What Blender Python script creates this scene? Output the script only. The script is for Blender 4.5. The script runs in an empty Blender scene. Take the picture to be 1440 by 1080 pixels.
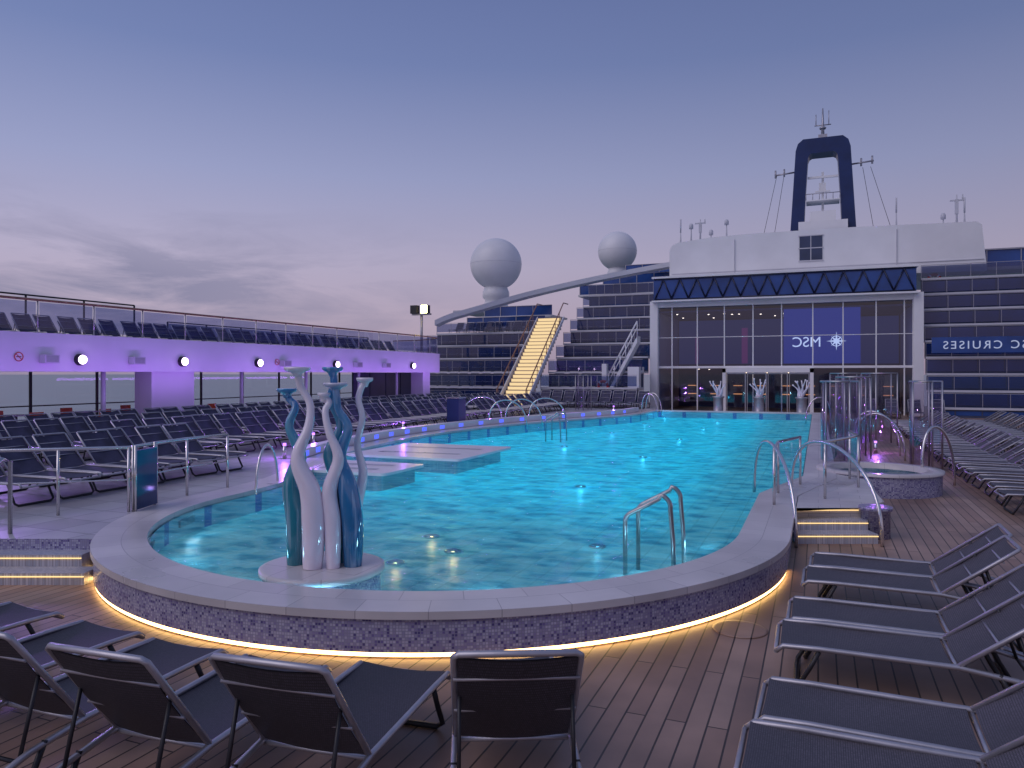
import bpy, math, random
from mathutils import Vector, Matrix
from mathutils.geometry import tessellate_polygon
random.seed(3)
S=bpy.context.scene; COL=S.collection
S.view_settings.view_transform='Standard'; S.view_settings.look='None'; S.view_settings.exposure=0
YAW=math.radians(22.3)
F=(-math.sin(YAW),math.cos(YAW)); R=(math.cos(YAW),math.sin(YAW))
def W(r,d): return (F[0]*d+R[0]*r, F[1]*d+R[1]*r)
# ---------------------------------------------------------------- geometry helper
class G:
    def __init__(s): s.v=[];s.f=[];s.uv=[];s.mi=[];s.sm=[];s.M=Matrix.Identity(4);s.m=0
    def V(s,p): s.v.append(tuple(s.M@Vector(p))); return len(s.v)-1
    def face(s,idx,uv=None,sm=False): s.f.append(idx);s.uv.append(uv);s.mi.append(s.m);s.sm.append(sm)
    def box(s,x0,y0,z0,x1,y1,z1):
        c=[s.V(p) for p in ((x0,y0,z0),(x1,y0,z0),(x1,y1,z0),(x0,y1,z0),(x0,y0,z1),(x1,y0,z1),(x1,y1,z1),(x0,y1,z1))]
        dx,dy,dz=x1-x0,y1-y0,z1-z0
        for q,(a,b) in (((0,3,2,1),(dy,dx)),((4,5,6,7),(dx,dy)),((0,1,5,4),(dx,dz)),((1,2,6,5),(dy,dz)),((2,3,7,6),(dx,dz)),((3,0,4,7),(dy,dz))):
            s.face([c[i] for i in q],[(0,0),(a,0),(a,b),(0,b)])
        return s
    def tube(s,path,r,n=8,caps=True,closed=False,flat=1.0):
        P=[Vector(p) for p in path];N=len(P)
        rr=r if isinstance(r,(list,tuple)) else [r]*N
        T=[]
        for i in range(N):
            a=P[(i-1)%N] if (closed or i>0) else P[i]
            b=P[(i+1)%N] if (closed or i<N-1) else P[i]
            T.append((b-a).normalized())
        up=Vector((0,0,1)) if abs(T[0].z)<0.9 else Vector((1,0,0))
        n1=T[0].cross(up).normalized()
        rings=[]
        for i in range(N):
            if i: n1=(n1-T[i]*n1.dot(T[i])).normalized()
            b1=T[i].cross(n1)
            rings.append([s.V(P[i]+n1*math.cos(2*math.pi*k/n)*rr[i]+b1*math.sin(2*math.pi*k/n)*rr[i]*flat) for k in range(n)])
        for i in range(N if closed else N-1):
            A=rings[i];B=rings[(i+1)%N]
            for k in range(n): s.face([A[k],A[(k+1)%n],B[(k+1)%n],B[k]],None,True)
        if caps and not closed:
            s.face(rings[0][::-1]);s.face(rings[-1])
        return s
    def lathe(s,cx,cy,prof,n=24,sm=True,capt=True):
        rings=[[s.V((cx+r*math.cos(2*math.pi*k/n),cy+r*math.sin(2*math.pi*k/n),z)) for k in range(n)] for r,z in prof]
        acc=0
        for i in range(len(prof)-1):
            A,B=rings[i],rings[i+1]
            L=math.hypot(prof[i+1][0]-prof[i][0],prof[i+1][1]-prof[i][1]);rad=max(prof[i][0],prof[i+1][0])
            for k in range(n):
                u0=2*math.pi*k/n*rad;u1=2*math.pi*(k+1)/n*rad
                s.face([A[k],A[(k+1)%n],B[(k+1)%n],B[k]],[(u0,acc),(u1,acc),(u1,acc+L),(u0,acc+L)],sm)
            acc+=L
        if capt: s.face(rings[-1]); s.face(rings[0][::-1])
        return s
    def ribbon(s,A,B,closed=True,sm=False):
        n=len(A);ia=[s.V(p) for p in A];ib=[s.V(p) for p in B];u=0
        for i in range(n if closed else n-1):
            j=(i+1)%n
            L=(Vector(A[j])-Vector(A[i])).length
            w=(Vector(A[i])-Vector(B[i])).length
            s.face([ia[i],ia[j],ib[j],ib[i]],[(u,0),(u+L,0),(u+L,w),(u,w)],sm);u+=L
        return s
    def poly(s,pts,z,holes=()):
        loops=[[Vector((p[0],p[1],0)) for p in L] for L in [pts]+list(holes)]
        flat=[p for L in loops for p in L];ids=[s.V((p.x,p.y,z)) for p in flat]
        for t in tessellate_polygon(loops):
            a,b,c=[flat[i] for i in t]
            t=list(t)
            if (b-a).cross(c-a).z<0: t=t[::-1]
            s.face([ids[i] for i in t],[(flat[i].x,flat[i].y) for i in t])
        return s
    def extr(s,pts,z0,z1):
        s.poly(pts,z1)
        s.ribbon([(p[0],p[1],z0) for p in pts],[(p[0],p[1],z1) for p in pts],True)
        return s
    def sphere(s,c,r,n=24,m=12,sc=(1,1,1)):
        rings=[]
        for j in range(m+1):
            a=-math.pi/2+math.pi*j/m
            rr=max(math.cos(a),0.001)*r
            rings.append([s.V((c[0]+rr*math.cos(2*math.pi*k/n)*sc[0],c[1]+rr*math.sin(2*math.pi*k/n)*sc[1],c[2]+r*math.sin(a)*sc[2])) for k in range(n)])
        for j in range(m):
            for k in range(n): s.face([rings[j][k],rings[j][(k+1)%n],rings[j+1][(k+1)%n],rings[j+1][k]],None,True)
        return s
    def mesh(s,name,mats):
        me=bpy.data.meshes.new(name);me.from_pydata(s.v,[],s.f)
        ul=me.uv_layers.new(name="UVMap")
        for p in me.polygons:
            p.material_index=s.mi[p.index];p.use_smooth=s.sm[p.index]
            u=s.uv[p.index]
            if u:
                for k,li in enumerate(p.loop_indices): ul.data[li].uv=u[k]
        for m in (mats if isinstance(mats,(list,tuple)) else [mats]): me.materials.append(m)
        return me
WL={}
def meta(o,label=None,cat=None,group=None,kind=None):
    if label:o["label"]=label
    if cat:o["category"]=cat
    if group:o["group"]=group
    if kind:o["kind"]=kind
def top(name,g,mat,label,cat,group=None,kind=None):
    o=bpy.data.objects.new(name,g.mesh(name,mat));COL.objects.link(o);WL[o.name]=Vector((0,0,0));meta(o,label,cat,group,kind);return o
def thing(name,label,cat,loc=(0,0,0),group=None):
    o=bpy.data.objects.new(name,None);o.empty_display_size=.2;o.location=loc;COL.objects.link(o);WL[o.name]=Vector(loc);meta(o,label,cat,group);return o
def part(name,g,mat,par,label=None,kind=None):
    o=bpy.data.objects.new(name,g.mesh(name,mat));COL.objects.link(o);o.parent=par
    o.location=-WL[par.name];WL[o.name]=Vector((0,0,0));meta(o,label,kind=kind);return o
def copy_tree(root,loc,rz):
    n=root.copy();COL.objects.link(n);n.location=loc;n.rotation_euler=(0,0,rz);n.parent=None
    for c in root.children:
        k=c.copy();COL.objects.link(k);k.parent=n
        for c2 in c.children:
            k2=c2.copy();COL.objects.link(k2);k2.parent=k
    return n
# ---------------------------------------------------------------- materials
def nt(name):
    m=bpy.data.materials.new(name);m.use_nodes=True;t=m.node_tree;t.nodes.clear();return m,t,t.nodes,t.links
def N(t,k,**kw):
    n=t.nodes.new(k)
    for a,b in kw.items(): setattr(n,a,b)
    return n
def pm(name,col,rough=.5,metal=0,var=.12,scale=3,emis=None,es=0,bump=0,coat=0):
    m,t,ns,l=nt(name);o=N(t,'ShaderNodeOutputMaterial');b=N(t,'ShaderNodeBsdfPrincipled')
    b.inputs['Roughness'].default_value=rough;b.inputs['Metallic'].default_value=metal
    b.inputs['Coat Weight'].default_value=coat
    tc=N(t,'ShaderNodeTexCoord');no=N(t,'ShaderNodeTexNoise');no.inputs['Scale'].default_value=scale;no.inputs['Detail'].default_value=5
    l.new(tc.outputs['Object'],no.inputs['Vector'])
    r=N(t,'ShaderNodeValToRGB');r.color_ramp.elements[0].position=.3;r.color_ramp.elements[1].position=.7
    r.color_ramp.elements[0].color=(*[c*(1-var) for c in col],1);r.color_ramp.elements[1].color=(*[min(1,c*(1+var)) for c in col],1)
    l.new(no.outputs['Fac'],r.inputs['Fac']);l.new(r.outputs['Color'],b.inputs['Base Color'])
    if emis: b.inputs['Emission Color'].default_value=(*emis,1);b.inputs['Emission Strength'].default_value=es
    if bump:
        bp=N(t,'ShaderNodeBump');bp.inputs['Strength'].default_value=bump;bp.inputs['Distance'].default_value=.02
        l.new(no.outputs['Fac'],bp.inputs['Height']);l.new(bp.outputs['Normal'],b.inputs['Normal'])
    l.new(b.outputs[0],o.inputs[0]);return m
def brick(name,bw,rh,mort,stops,mcol,rough=.4,rot=0,uv=True,offset=.5,grain=0,bump=.2,const=True,emis=None,es=0):
    m,t,ns,l=nt(name);o=N(t,'ShaderNodeOutputMaterial');b=N(t,'ShaderNodeBsdfPrincipled');b.inputs['Roughness'].default_value=rough
    if emis: b.inputs['Emission Color'].default_value=(*emis,1);b.inputs['Emission Strength'].default_value=es
    tc=N(t,'ShaderNodeTexCoord');mp=N(t,'ShaderNodeMapping');mp.inputs['Rotation'].default_value=(0,0,rot)
    l.new(tc.outputs['UV' if uv else 'Object'],mp.inputs['Vector'])
    br=N(t,'ShaderNodeTexBrick');br.offset=offset;br.squash=1
    br.inputs['Color1'].default_value=(0,0,0,1);br.inputs['Color2'].default_value=(1,1,1,1);br.inputs['Mortar'].default_value=(.5,.5,.5,1)
    br.inputs['Scale'].default_value=1;br.inputs['Mortar Size'].default_value=mort;br.inputs['Brick Width'].default_value=bw;br.inputs['Row Height'].default_value=rh
    br.inputs['Mortar Smooth'].default_value=.1;br.inputs['Bias'].default_value=0
    l.new(mp.outputs[0],br.inputs['Vector'])
    r=N(t,'ShaderNodeValToRGB');e=r.color_ramp.elements;r.color_ramp.interpolation='CONSTANT' if const else 'LINEAR'
    e[0].position=stops[0][0];e[0].color=(*stops[0][1],1);e[1].position=stops[-1][0];e[1].color=(*stops[-1][1],1)
    for p,c in stops[1:-1]: x=e.new(p);x.color=(*c,1)
    l.new(br.outputs['Color'],r.inputs['Fac'])
    no=N(t,'ShaderNodeTexNoise');no.inputs['Scale'].default_value=1.0;no.inputs['Detail'].default_value=6
    l.new(tc.outputs['Object'],no.inputs['Vector'])
    mr=N(t,'ShaderNodeMapRange');mr.inputs['From Min'].default_value=.3;mr.inputs['From Max'].default_value=.7;mr.inputs['To Min'].default_value=1-grain;mr.inputs['To Max'].default_value=1+grain
    l.new(no.outputs['Fac'],mr.inputs['Value'])
    vm=N(t,'ShaderNodeVectorMath',operation='SCALE');l.new(r.outputs['Color'],vm.inputs[0]);l.new(mr.outputs[0],vm.inputs['Scale'])
    mx=N(t,'ShaderNodeMix',data_type='RGBA');l.new(br.outputs['Fac'],mx.inputs['Factor']);l.new(vm.outputs[0],mx.inputs['A']);mx.inputs['B'].default_value=(*mcol,1)
    l.new(mx.outputs['Result'],b.inputs['Base Color'])
    bp=N(t,'ShaderNodeBump',invert=True);bp.inputs['Strength'].default_value=bump;bp.inputs['Distance'].default_value=.01
    l.new(br.outputs['Fac'],bp.inputs['Height']);l.new(bp.outputs['Normal'],b.inputs['Normal'])
    rr=N(t,'ShaderNodeMapRange');rr.inputs['To Min'].default_value=max(.05,rough-.12);rr.inputs['To Max'].default_value=rough+.15
    l.new(no.outputs['Fac'],rr.inputs['Value']);l.new(rr.outputs[0],b.inputs['Roughness'])
    l.new(b.outputs[0],o.inputs[0]);return m
def emit(name,col,st):
    m,t,ns,l=nt(name);o=N(t,'ShaderNodeOutputMaterial');e=N(t,'ShaderNodeEmission');e.inputs[0].default_value=(*col,1);e.inputs[1].default_value=st;l.new(e.outputs[0],o.inputs[0]);return m
def glass(name,tint,base=.03,rough=.03,refl=.85,diff=None,dfac=0):
    m,t,ns,l=nt(name);o=N(t,'ShaderNodeOutputMaterial');tr=N(t,'ShaderNodeBsdfTransparent');tr.inputs[0].default_value=(*tint,1)
    gl=N(t,'ShaderNodeBsdfGlossy');gl.inputs['Roughness'].default_value=rough
    lw=N(t,'ShaderNodeLayerWeight');lw.inputs[0].default_value=.5
    pw=N(t,'ShaderNodeMath',operation='POWER');pw.inputs[1].default_value=4.5;l.new(lw.outputs['Facing'],pw.inputs[0])
    ad=N(t,'ShaderNodeMath',operation='MULTIPLY_ADD');ad.inputs[1].default_value=refl;ad.inputs[2].default_value=base;l.new(pw.outputs[0],ad.inputs[0])
    src=tr.outputs[0]
    if diff:
        df=N(t,'ShaderNodeBsdfDiffuse');df.inputs[0].default_value=(*diff,1)
        m0=N(t,'ShaderNodeMixShader');m0.inputs[0].default_value=dfac;l.new(src,m0.inputs[1]);l.new(df.outputs[0],m0.inputs[2]);src=m0.outputs[0]
    mx=N(t,'ShaderNodeMixShader');l.new(ad.outputs[0],mx.inputs[0]);l.new(src,mx.inputs[1]);l.new(gl.outputs[0],mx.inputs[2]);l.new(mx.outputs[0],o.inputs[0]);return m
M_deck=brick('teak_deck',2.6,.14,.007,[(0,(.245,.15,.115)),(.5,(.305,.195,.15)),(1,(.35,.235,.185))],(.045,.03,.025),.42,math.pi/2,False,.37,.34,.4,False)
M_tile=brick('terrace_tile',.6,.6,.008,[(0,(.36,.34,.37)),(1,(.48,.46,.49))],(.16,.15,.17),.35,0,False,.0,.15,.2,False)
M_mos=brick('mosaic_tile',.026,.026,.0028,[(0,(.42,.41,.55)),(.26,(.31,.29,.45)),(.5,(.18,.15,.35)),(.6,(.47,.46,.6)),(.76,(.1,.085,.24)),(.85,(.27,.24,.44))],(.28,.27,.38),.14,0,True,.0,.15,.3)
M_mosw=brick('pale_mosaic_tile',.03,.03,.003,[(0,(.5,.5,.56)),(.5,(.38,.4,.48)),(1,(.6,.6,.62))],(.34,.33,.38),.3,0,False,.0,.1,.2)
M_cop=brick('coping_tile',.62,.32,.004,[(0,(.56,.52,.53)),(1,(.64,.6,.6))],(.36,.33,.35),.3,0,True,.5,.15,.15,False)
M_inner=brick('pool_wall_tile',1.3,3,.1,[(0,(.35,.6,.7)),(1,(.42,.66,.75))],(.04,.15,.5),.3,0,True,0,.1,.0,False)
def poolfloor():
    # one floor: pale shallow tiles near the round end and along the side ledge grade into turquoise tiles with a painted glow
    m,t,ns,l=nt('pool_floor_tile');o=N(t,'ShaderNodeOutputMaterial');b=N(t,'ShaderNodeBsdfPrincipled');b.inputs['Roughness'].default_value=.4
    tc=N(t,'ShaderNodeTexCoord');br=N(t,'ShaderNodeTexBrick');br.offset=0
    br.inputs['Scale'].default_value=1;br.inputs['Brick Width'].default_value=.3;br.inputs['Row Height'].default_value=.3;br.inputs['Mortar Size'].default_value=.008
    br.inputs['Color1'].default_value=(.8,.8,.8,1);br.inputs['Color2'].default_value=(1,1,1,1);br.inputs['Mortar'].default_value=(.55,.6,.6,1);l.new(tc.outputs['Object'],br.inputs['Vector'])
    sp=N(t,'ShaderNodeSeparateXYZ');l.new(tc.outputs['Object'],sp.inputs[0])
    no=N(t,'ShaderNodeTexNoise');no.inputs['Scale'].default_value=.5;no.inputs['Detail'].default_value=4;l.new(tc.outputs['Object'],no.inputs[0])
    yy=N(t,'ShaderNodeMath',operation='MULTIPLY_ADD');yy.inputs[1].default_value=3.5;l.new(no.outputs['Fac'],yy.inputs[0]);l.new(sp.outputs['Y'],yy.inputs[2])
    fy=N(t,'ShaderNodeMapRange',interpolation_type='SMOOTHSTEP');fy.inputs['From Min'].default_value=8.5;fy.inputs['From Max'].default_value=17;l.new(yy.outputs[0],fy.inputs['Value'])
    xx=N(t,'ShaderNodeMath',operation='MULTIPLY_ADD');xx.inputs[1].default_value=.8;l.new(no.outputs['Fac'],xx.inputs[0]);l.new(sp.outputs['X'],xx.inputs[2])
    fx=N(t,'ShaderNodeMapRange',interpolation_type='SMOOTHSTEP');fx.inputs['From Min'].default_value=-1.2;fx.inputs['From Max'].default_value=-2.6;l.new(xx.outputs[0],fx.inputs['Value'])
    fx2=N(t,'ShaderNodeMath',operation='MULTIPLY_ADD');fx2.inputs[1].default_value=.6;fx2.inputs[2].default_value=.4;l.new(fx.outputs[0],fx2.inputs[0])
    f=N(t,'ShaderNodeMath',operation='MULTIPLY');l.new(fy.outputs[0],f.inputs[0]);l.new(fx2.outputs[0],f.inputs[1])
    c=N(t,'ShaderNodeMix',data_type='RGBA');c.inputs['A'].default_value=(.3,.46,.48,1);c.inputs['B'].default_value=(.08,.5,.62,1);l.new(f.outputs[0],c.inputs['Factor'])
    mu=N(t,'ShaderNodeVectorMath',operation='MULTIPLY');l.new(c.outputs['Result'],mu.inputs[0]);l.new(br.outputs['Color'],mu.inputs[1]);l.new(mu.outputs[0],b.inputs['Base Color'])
    ec=N(t,'ShaderNodeMix',data_type='RGBA');ec.inputs['A'].default_value=(.03,.12,.15,1);ec.inputs['B'].default_value=(.002,.46,.66,1);l.new(f.outputs[0],ec.inputs['Factor'])  # emission stands in for scattered underwater light, stronger toward the far end
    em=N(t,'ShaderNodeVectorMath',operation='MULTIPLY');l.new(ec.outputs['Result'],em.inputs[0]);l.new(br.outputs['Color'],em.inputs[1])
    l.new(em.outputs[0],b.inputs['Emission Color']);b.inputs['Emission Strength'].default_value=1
    l.new(b.outputs[0],o.inputs[0]);return m
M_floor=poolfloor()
M_white=pm('white_ship_paint',(.8,.8,.82),.4,0,.06,.5)
M_white2=pm('off_white_panel',(.58,.58,.63),.45,0,.08,1)
M_fascia=pm('fascia_paint',(.78,.74,.84),.45,0,.05,.6)
M_navy=pm('navy_paint',(.008,.025,.11),.35,0,.2,1)
M_steel=pm('stainless_steel',(.7,.68,.68),.2,1,.08,6)
M_steeld=pm('darkened_steel',(.42,.41,.43),.28,1,.12,8)  # steel colour darkened to tone down the glow from underwater light
M_alu=pm('brushed_aluminium',(.44,.43,.47),.4,.7,.1,9)
M_dark=pm('dark_powder_coat',(.02,.02,.026),.45,0,.2,6)
M_darkw=pm('dark_wall',(.045,.06,.12),.4,0,.3,.7)
M_fab=brick('mesh_fabric',.012,.012,.0018,[(0,(.085,.076,.095)),(1,(.125,.11,.135))],(.045,.045,.055),.6,0,False,.5,.38,.15,False)
M_fabd=brick('dark_mesh_fabric',.012,.012,.0018,[(0,(.036,.032,.046)),(1,(.06,.052,.074))],(.02,.02,.025),.55,0,False,.5,.38,.15,False)
M_fabt=pm('blue_grey_fabric',(.042,.04,.085),.7,0,.35,5)
M_glass=glass('clear_glass',(.9,.93,.95))
M_smoke=glass('smoked_blue_glass',(.3,.36,.56),base=.08,diff=(.04,.07,.2),dfac=.25)
M_win=glass('facade_glass',(.5,.58,.8),base=.12)
M_pane=pm('reflective_blue_pane',(.015,.04,.13),.08,0,.5,.9)
M_bluep=pm('translucent_blue_glazing',(.02,.07,.26),.12,0,.3,.6)
M_warm=emit('warm_led',(1,.6,.2),8.5)
M_warm2=emit('soft_warm_led',(1,.66,.28),1.5)
M_step=emit('warm_step_light',(1,.74,.4),.95)
M_lens=emit('violet_lamp_lens',(.75,.55,1),14)
M_wl=emit('warm_downlight',(1,.75,.5),5)
M_wood=pm('varnished_handrail',(.3,.14,.08),.3,0,.2,5)
M_orange=pm('orange_plastic',(.55,.1,.03),.45,0,.15,5)
M_red=pm('red_paint',(.6,.03,.03),.4,0,.1,5)
def water():
    m,t,ns,l=nt('pool_water');o=N(t,'ShaderNodeOutputMaterial')
    tc=N(t,'ShaderNodeTexCoord')
    n1=N(t,'ShaderNodeTexNoise');n1.inputs['Scale'].default_value=2.2;n1.inputs['Detail'].default_value=5;n1.inputs['Distortion'].default_value=1.2
    n2=N(t,'ShaderNodeTexNoise');n2.inputs['Scale'].default_value=7;n2.inputs['Detail'].default_value=4;n2.inputs['Distortion'].default_value=.8
    mp=N(t,'ShaderNodeMapping');mp.inputs['Rotation'].default_value=(0,0,-.4);mp.inputs['Scale'].default_value=(1,1.7,1);l.new(tc.outputs['Object'],mp.inputs[0])
    l.new(mp.outputs[0],n1.inputs[0]);l.new(mp.outputs[0],n2.inputs[0])
    a=N(t,'ShaderNodeMath',operation='MULTIPLY_ADD');a.inputs[1].default_value=.5;l.new(n2.outputs['Fac'],a.inputs[0]);l.new(n1.outputs['Fac'],a.inputs[2])
    bp=N(t,'ShaderNodeBump');bp.inputs['Strength'].default_value=1;bp.inputs['Distance'].default_value=.2;l.new(a.outputs[0],bp.inputs['Height'])
    tp=N(t,'ShaderNodeBsdfTransparent')
    vo=N(t,'ShaderNodeTexVoronoi',feature='SMOOTH_F1');vo.inputs['Scale'].default_value=2.0;vo.inputs['Smoothness'].default_value=.4
    nd=N(t,'ShaderNodeTexNoise');nd.inputs['Scale'].default_value=1.6;nd.inputs['Detail'].default_value=4;l.new(tc.outputs['Object'],nd.inputs[0])
    vs=N(t,'ShaderNodeVectorMath',operation='MULTIPLY_ADD');vs.inputs[1].default_value=(1.1,1.1,1.1);l.new(nd.outputs['Color'],vs.inputs[0]);l.new(mp.outputs[0],vs.inputs[2]);l.new(vs.outputs[0],vo.inputs['Vector'])
    vb=N(t,'ShaderNodeMath',operation='MULTIPLY_ADD');vb.inputs[1].default_value=.7;l.new(vo.outputs['Distance'],vb.inputs[0]);l.new(a.outputs[0],vb.inputs[2])
    mr=N(t,'ShaderNodeMapRange');mr.inputs['From Min'].default_value=.8;mr.inputs['From Max'].default_value=1.25;l.new(vb.outputs[0],mr.inputs['Value'])
    tr_=N(t,'ShaderNodeValToRGB');e=tr_.color_ramp.elements;e[0].position=0;e[0].color=(.16,.46,.6,1);e[1].position=1;e[1].color=(1,1,1,1)  # caustic ripple contrast is painted into the transparent tint
    q=e.new(.45);q.color=(.42,.74,.84,1)
    l.new(mr.outputs[0],tr_.inputs[0]);l.new(tr_.outputs[0],tp.inputs[0])
    tl=N(t,'ShaderNodeBsdfTranslucent');tl.inputs[0].default_value=(.2,.72,.9,1);l.new(bp.outputs[0],tl.inputs['Normal'])
    df=N(t,'ShaderNodeBsdfDiffuse');df.inputs[0].default_value=(.1,.4,.5,1);l.new(bp.outputs[0],df.inputs['Normal'])
    m0=N(t,'ShaderNodeMixShader');m0.inputs[0].default_value=.5;l.new(tl.outputs[0],m0.inputs[1]);l.new(df.outputs[0],m0.inputs[2])
    cr=N(t,'ShaderNodeMapRange');cr.inputs['From Min'].default_value=.6;cr.inputs['From Max'].default_value=1.0;cr.inputs['To Min'].default_value=.04;cr.inputs['To Max'].default_value=.3
    l.new(a.outputs[0],cr.inputs['Value'])
    m1=N(t,'ShaderNodeMixShader');l.new(cr.outputs[0],m1.inputs[0]);l.new(tp.outputs[0],m1.inputs[1]);l.new(m0.outputs[0],m1.inputs[2])
    gl=N(t,'ShaderNodeBsdfGlossy');gl.inputs['Roughness'].default_value=.05;l.new(bp.outputs[0],gl.inputs['Normal'])
    fr=N(t,'ShaderNodeFresnel');fr.inputs[0].default_value=1.33;l.new(bp.outputs[0],fr.inputs['Normal'])
    fm=N(t,'ShaderNodeMath',operation='MULTIPLY');fm.inputs[1].default_value=.75;l.new(fr.outputs[0],fm.inputs[0])
    m2=N(t,'ShaderNodeMixShader');l.new(fm.outputs[0],m2.inputs[0]);l.new(m1.outputs[0],m2.inputs[1]);l.new(gl.outputs[0],m2.inputs[2])
    l.new(m2.outputs[0],o.inputs[0]);return m
M_water=water()
M_sea=pm('sea_water',(.05,.15,.17),.25,0,.3,.02,bump=.3)
def hramp(name,stops,rough=.08,streak=None):
    m,t,ns,l=nt(name);o=N(t,'ShaderNodeOutputMaterial');b=N(t,'ShaderNodeBsdfPrincipled');b.inputs['Roughness'].default_value=rough;b.inputs['Coat Weight'].default_value=1
    tc=N(t,'ShaderNodeTexCoord');sp=N(t,'ShaderNodeSeparateXYZ');l.new(tc.outputs['Generated'],sp.inputs[0])
    r=N(t,'ShaderNodeValToRGB');e=r.color_ramp.elements
    e[0].position=stops[0][0];e[0].color=(*stops[0][1],1);e[1].position=stops[-1][0];e[1].color=(*stops[-1][1],1)
    for p,c in stops[1:-1]: x=e.new(p);x.color=(*c,1)
    l.new(sp.outputs['Z'],r.inputs[0]);res=r.outputs[0]
    if streak:
        no=N(t,'ShaderNodeTexNoise');mp=N(t,'ShaderNodeMapping');mp.inputs['Scale'].default_value=(26,26,.9);l.new(tc.outputs['Object'],mp.inputs[0]);l.new(mp.outputs[0],no.inputs[0]);no.inputs['Scale'].default_value=1
        cr=N(t,'ShaderNodeMapRange');cr.inputs['From Min'].default_value=.54;cr.inputs['From Max'].default_value=.66;cr.inputs['To Max'].default_value=.4;l.new(no.outputs['Fac'],cr.inputs['Value'])
        mx=N(t,'ShaderNodeMix',data_type='RGBA');l.new(cr.outputs[0],mx.inputs['Factor']);l.new(res,mx.inputs['A']);mx.inputs['B'].default_value=(*streak,1);res=mx.outputs['Result']
    l.new(res,b.inputs['Base Color']);l.new(b.outputs[0],o.inputs[0]);return m
M_teal=hramp('teal_glaze',[(0,(.01,.17,.22)),(.5,(.02,.25,.34)),(.8,(.06,.3,.46)),(.92,(.03,.2,.48)),(1,(.04,.28,.58))],streak=(.45,.6,.74))
M_blue=hramp('blue_glaze',[(0,(.01,.12,.26)),(.45,(.02,.18,.4)),(.8,(.08,.28,.52)),(.97,(.1,.28,.55)),(1,(.7,.68,.8))],streak=(.45,.6,.8))
M_porc=hramp('white_glaze',[(0,(.84,.74,.83)),(.5,(.84,.77,.87)),(1,(.84,.8,.9))])
M_slab=pm('white_stone',(.8,.76,.79),.3,0,.06,2)
# ---------------------------------------------------------------- pool outline
C=(-4.9,9.7);RO=4.56;ZW=.345
out=[]
for i in range(0,91):
    a=-math.pi*i/90
    out.append((C[0]+RO*math.cos(a),C[1]+RO*math.sin(a)))
NA=91
ctrl=[out[-2],out[-1],(-9.75,11.4),(-10.5,13.1),(-11.4,15.2),(-12,18),(-12.3,21),(-12.1,24.5),(-11.3,28.5),(-9.9,32.5),(-8.8,36),(-8.6,41),(-8.6,42)]
for i in range(1,len(ctrl)-2):
    p0,p1,p2,p3=[Vector(c) for c in ctrl[i-1:i+3]]
    for k in range(1,7):
        t=k/6
        p=.5*((2*p1)+(-p0+p2)*t+(2*p0-5*p1+4*p2-p3)*t*t+(-p0+3*p1-3*p2+p3)*t**3)
        out.append((p.x,p.y))
left_end=len(out)-1
out+=[(.3,41)]+[(.3,41-2*i) for i in range(1,13)]+[(.3,15.5),(-.1,14),(-.34,13),(-.34,11.5)]
def offs(L,d):
    n=len(L);res=[]
    for i in range(n):
        p0=Vector(L[i-1]);p=Vector(L[i]);p1=Vector(L[(i+1)%n])
        e0=(p-p0).normalized();e1=(p1-p).normalized()
        a=Vector((e0.y,-e0.x));b=Vector((e1.y,-e1.x));m=(a+b).normalized();c=max(.5,m.dot(a))
        q=p+m*d/c;res.append((q.x,q.y))
    return res
def z3(L,z): return [(p[0],p[1],z) for p in L]
inn=offs(out,.6);ow=offs(out,-.03);iw=offs(out,.57)
pool=thing('swimming_pool','large freeform swimming pool with purple mosaic wall and pale coping','swimming pool',(-4.9,9.7,0))
part('mosaic_wall',G().ribbon(z3(out,.05),z3(out,.34),sm=True),M_mos,pool)
g=G();g.ribbon(z3(ow,.405),z3(iw,.405));g.ribbon(z3(ow,.335),z3(ow,.405));g.ribbon(z3(iw,.405),z3(iw,.32));g.ribbon(z3(iw,.32),z3(ow,.335))
part('coping',g,M_cop,pool)
ZF=.02;ZS=ZF
part('inner_wall',G().ribbon(z3(inn,-.1),z3(inn,.33),sm=True),M_inner,pool)
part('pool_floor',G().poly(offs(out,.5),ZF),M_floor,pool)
led=offs(out,.012);led2=offs(out,.09)
n_=NA-6
g=G();g.ribbon(z3(led[:n_],.012),z3(led[:n_],.046),False,True)
part('led_strip',g,M_warm,pool)
g=G();g.ribbon(z3(out[:n_],.05),z3(led2[:n_],.05),False);g.ribbon(z3(led2[:n_],0),z3(led2[:n_],.05),False)
part('plinth_recess',g,M_darkw,pool)
top('water',G().poly(offs(out,.58),ZW),M_water,'rippled turquoise water filling the swimming pool','water',kind='structure')
# ---------------------------------------------------------------- ground, sea, terrace
top('deck',G().poly([(-30,-12),(26,-12),(26,62),(-30,62)],0,[offs(out,.1)]),M_deck,'brown teak plank ship deck','deck',kind='structure')
top('sea',G().poly([(-20000,-20000),(20000,-20000),(20000,20000),(-20000,20000)],-32),M_sea,'calm grey green open sea','sea',kind='structure')
k0=min(range(NA),key=lambda i:abs(out[i][0]+8.05)+abs(out[i][1]-6.48))
tin=offs(out,.05)
T0=tin[k0];T1=W(-27,9.05)
tpoly=[T1,(-25,43),(-8.6,43)]+[tin[i] for i in range(left_end,k0-1,-1)]
g=G();g.poly(tpoly,.4);top('terrace_floor',g,M_tile,'raised pale tiled terrace beside the pool','terrace',kind='structure')
st=thing('terrace_steps','low tiled terrace steps with warm lit edges','steps',(-10,5.5,0))
g=G();g.ribbon([(T0[0],T0[1],0),(T1[0],T1[1],0)],[(T0[0],T0[1],.4),(T1[0],T1[1],.4)],False)
part('mosaic_riser',g,M_mos,st)
def rotM(o=(0,0,0)): return Matrix.Translation(o)@Matrix.Rotation(YAW,4,'Z')
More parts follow.
